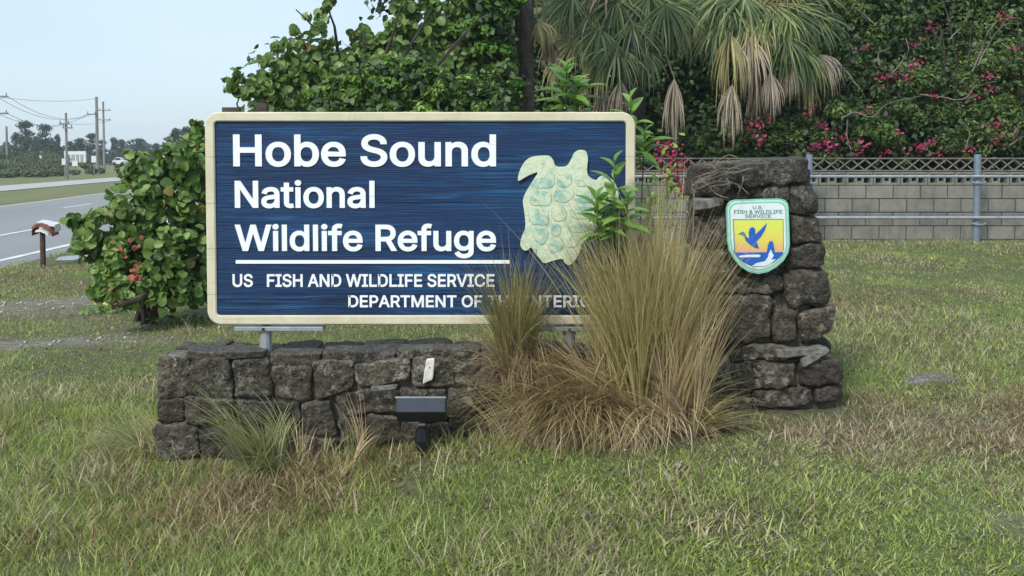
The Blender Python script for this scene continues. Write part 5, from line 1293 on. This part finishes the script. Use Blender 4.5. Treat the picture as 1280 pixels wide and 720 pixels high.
scl = (.6 + .75 * R.random(len(x))) * (1 + .6 * np.clip(n1 + n2, -.6, .6)) * (1 + .5 * sst((y - 9) / 8))
me = bpy.data.meshes.new('lawn_grass'); me.vertices.add(len(x)); me.vertices.foreach_set('co', np.stack([x, y, gz(x, y)], 1).astype(np.float32).ravel())
for nm, arr in (('dry', dry), ('red', red), ('scl', scl), ('rotz', R.random(len(x)) * 2 * PI)):
    a = me.attributes.new(nm, 'FLOAT', 'POINT'); a.data.foreach_set('value', arr.astype(np.float32))
a = me.attributes.new('pick', 'INT', 'POINT'); a.data.foreach_set('value', ix.astype(np.int32))
lawn = bpy.data.objects.new('lawn_grass', me); COL.objects.link(lawn); tag(lawn, 'patchy green and brown grass covering the lawn', kind='stuff')
ng = bpy.data.node_groups.new('grass_scatter', 'GeometryNodeTree')
ng.interface.new_socket('Geometry', in_out='INPUT', socket_type='NodeSocketGeometry'); ng.interface.new_socket('Geometry', in_out='OUTPUT', socket_type='NodeSocketGeometry')
gi = ng.nodes.new('NodeGroupInput'); go = ng.nodes.new('NodeGroupOutput'); iop = ng.nodes.new('GeometryNodeInstanceOnPoints')
ci = ng.nodes.new('GeometryNodeCollectionInfo'); ci.inputs['Collection'].default_value = TUFTS; ci.inputs['Separate Children'].default_value = True; ci.inputs['Reset Children'].default_value = True
def nattr(name, typ):
    q = ng.nodes.new('GeometryNodeInputNamedAttribute'); q.data_type = typ; q.inputs['Name'].default_value = name; return q.outputs['Attribute']
cmb = ng.nodes.new('ShaderNodeCombineXYZ'); ng.links.new(nattr('rotz', 'FLOAT'), cmb.inputs['Z'])
ng.links.new(gi.outputs[0], iop.inputs['Points']); ng.links.new(ci.outputs[0], iop.inputs['Instance']); iop.inputs['Pick Instance'].default_value = True
ng.links.new(nattr('pick', 'INT'), iop.inputs['Instance Index']); ng.links.new(nattr('scl', 'FLOAT'), iop.inputs['Scale']); ng.links.new(cmb.outputs[0], iop.inputs['Rotation'])
ng.links.new(iop.outputs[0], go.inputs[0])
md = lawn.modifiers.new('scatter', 'NODES'); md.node_group = ng

# small things on the lawn
for (px, py, lb) in ((223, 406, 'small yellow-flowered weed between the bush and the wall'), (131, 391, 'small yellow-flowered weed at the foot of the sea grape bush')):
    g_ = G(px, py); t = thing('flowering_weed', g_, lb, 'weed'); n = 60
    C = np.array(g_)[None] + np.stack([R.normal(size=n) * .16, R.normal(size=n) * .1, .02 + .05 * R.random(n)], 1)
    V, F, rn = leafcloud(C, R.normal(size=(n, 3)) * .5 + np.array([0, -.2, 1]), R.normal(size=(n, 3)), .05 + .03 * R.random(n), 'oval'); nplink('foliage', V, F, M['bright'], t, rn)
    n = 9; C = np.array(g_)[None] + np.stack([R.normal(size=n) * .06, R.normal(size=n) * .04, .09 + .03 * R.random(n)], 1)
    V, F, rn = leafcloud(C, R.normal(size=(n, 3)) * .3 + np.array([0, -.8, 1]), R.normal(size=(n, 3)), np.full(n, .032), 'round'); nplink('flower', V, F, YELLOW, t, rn)['kind'] = 'stuff'
g_ = G(1166, 477); fs = MB(); fs.prism([(g_.x + x * .16, g_.z + z * .05 - .01) for x, z in ((-1, 0), (-.7, .6), (.1, .9), (.8, .6), (1, 0))], g_.y - .06, g_.y + .08, .012)
tag(fs.build('flat_stone', M['ledge']), 'flat pale stone lying in the grass right of the pillar', 'stone')
g_ = G(92, 323); pd = MB(); pd.add([(g_.x + .26 * math.cos(a) * (1 + .2 * math.sin(3 * a)), g_.y + .45 * math.sin(a), g_.z + .012 + gzf(g_.x + .42 * math.cos(a), g_.y + 1.3 * math.sin(a)) * 0) for a in np.linspace(0, 2 * PI, 19)[:-1]], [tuple(range(18))])
tag(pd.build('puddle', PUDDLE), 'small shallow puddle at the road edge', kind='structure')
# pebbles, shells and litter
def specks(name, n, y0, y1, size, m, lb, bias=None, zoff=.01):
    x, y = scatter(n, y0, y1)
    if bias is not None: k = R.random(n) < bias(x, y); x, y = x[k], y[k]
    k = (x + shift(y) > -7.5) & ~((y > 14.4) & (x > x_start)) & ~((x > -1.95) & (x < 1.9) & (y > 5.15) & (y < 5.6)); x, y = x[k], y[k]; n = len(x)
    C = np.stack([x, y, gz(x, y) + zoff + .012 * R.random(n)], 1); V0, F0 = np.array([(1, 0, 0), (0, 1, 0), (-1, 0, 0), (0, -1, 0), (0, 0, .7), (0, 0, -.5)]), np.array([(0, 1, 4), (1, 2, 4), (2, 3, 4), (3, 0, 4), (1, 0, 5), (2, 1, 5), (3, 2, 5), (0, 3, 5)])
    S = size * (.4 + R.random(n) ** 2 * 1.4); A = R.random(n) * 6.3
    rx = V0[None, :, 0] * np.cos(A)[:, None] - V0[None, :, 1] * np.sin(A)[:, None] * .6; ry = V0[None, :, 0] * np.sin(A)[:, None] + V0[None, :, 1] * np.cos(A)[:, None] * .6
    V = C[:, None] + np.stack([rx, ry, np.broadcast_to(V0[None, :, 2], rx.shape)], 2) * S[:, None, None]
    F = F0[None] + (np.arange(n) * 6)[:, None, None]
    o = nplink(name, V.reshape(-1, 3), F.reshape(-1, 3), m, None, None); tag(o, lb, kind='stuff')
specks('pebbles', 2600, 3.3, 8.5, .0055, M['pebble'], 'pale pebbles and shell bits strewn in the grass', lambda x, y: .25 + .5 * sst((x) / 2), .012)
specks('gravel', 9000, 6, 16, .018, M['pebble'], 'grey gravel on the bare patches of the verge', lambda x, y: path_mask(x, y) ** 2, .0)
specks('leaf_litter', 5000, 3.4, 9, .011, M['litter'], 'brown dead leaf litter in the grass', lambda x, y: .3 + .6 * np.exp(-((y - 5.1) / .5) ** 2), .008)

# ------------------------------------------------------------------ haze in the distance
hm = bpy.data.materials.new('haze'); hm.use_nodes = True; hm.node_tree.nodes.clear()
ho = hm.node_tree.nodes.new('ShaderNodeOutputMaterial'); pv = hm.node_tree.nodes.new('ShaderNodeVolumePrincipled')
pv.inputs['Density'].default_value = HAZE; pv.inputs['Color'].default_value = (.86, .93, 1, 1); hm.node_tree.links.new(pv.outputs[0], ho.inputs['Volume'])
hz_ = MB(); hz_.box((-410, -85, -1.3), (410, 440, 13)); o = hz_.build('haze', hm); tag(o, 'faint pale haze in the distance', kind='stuff')
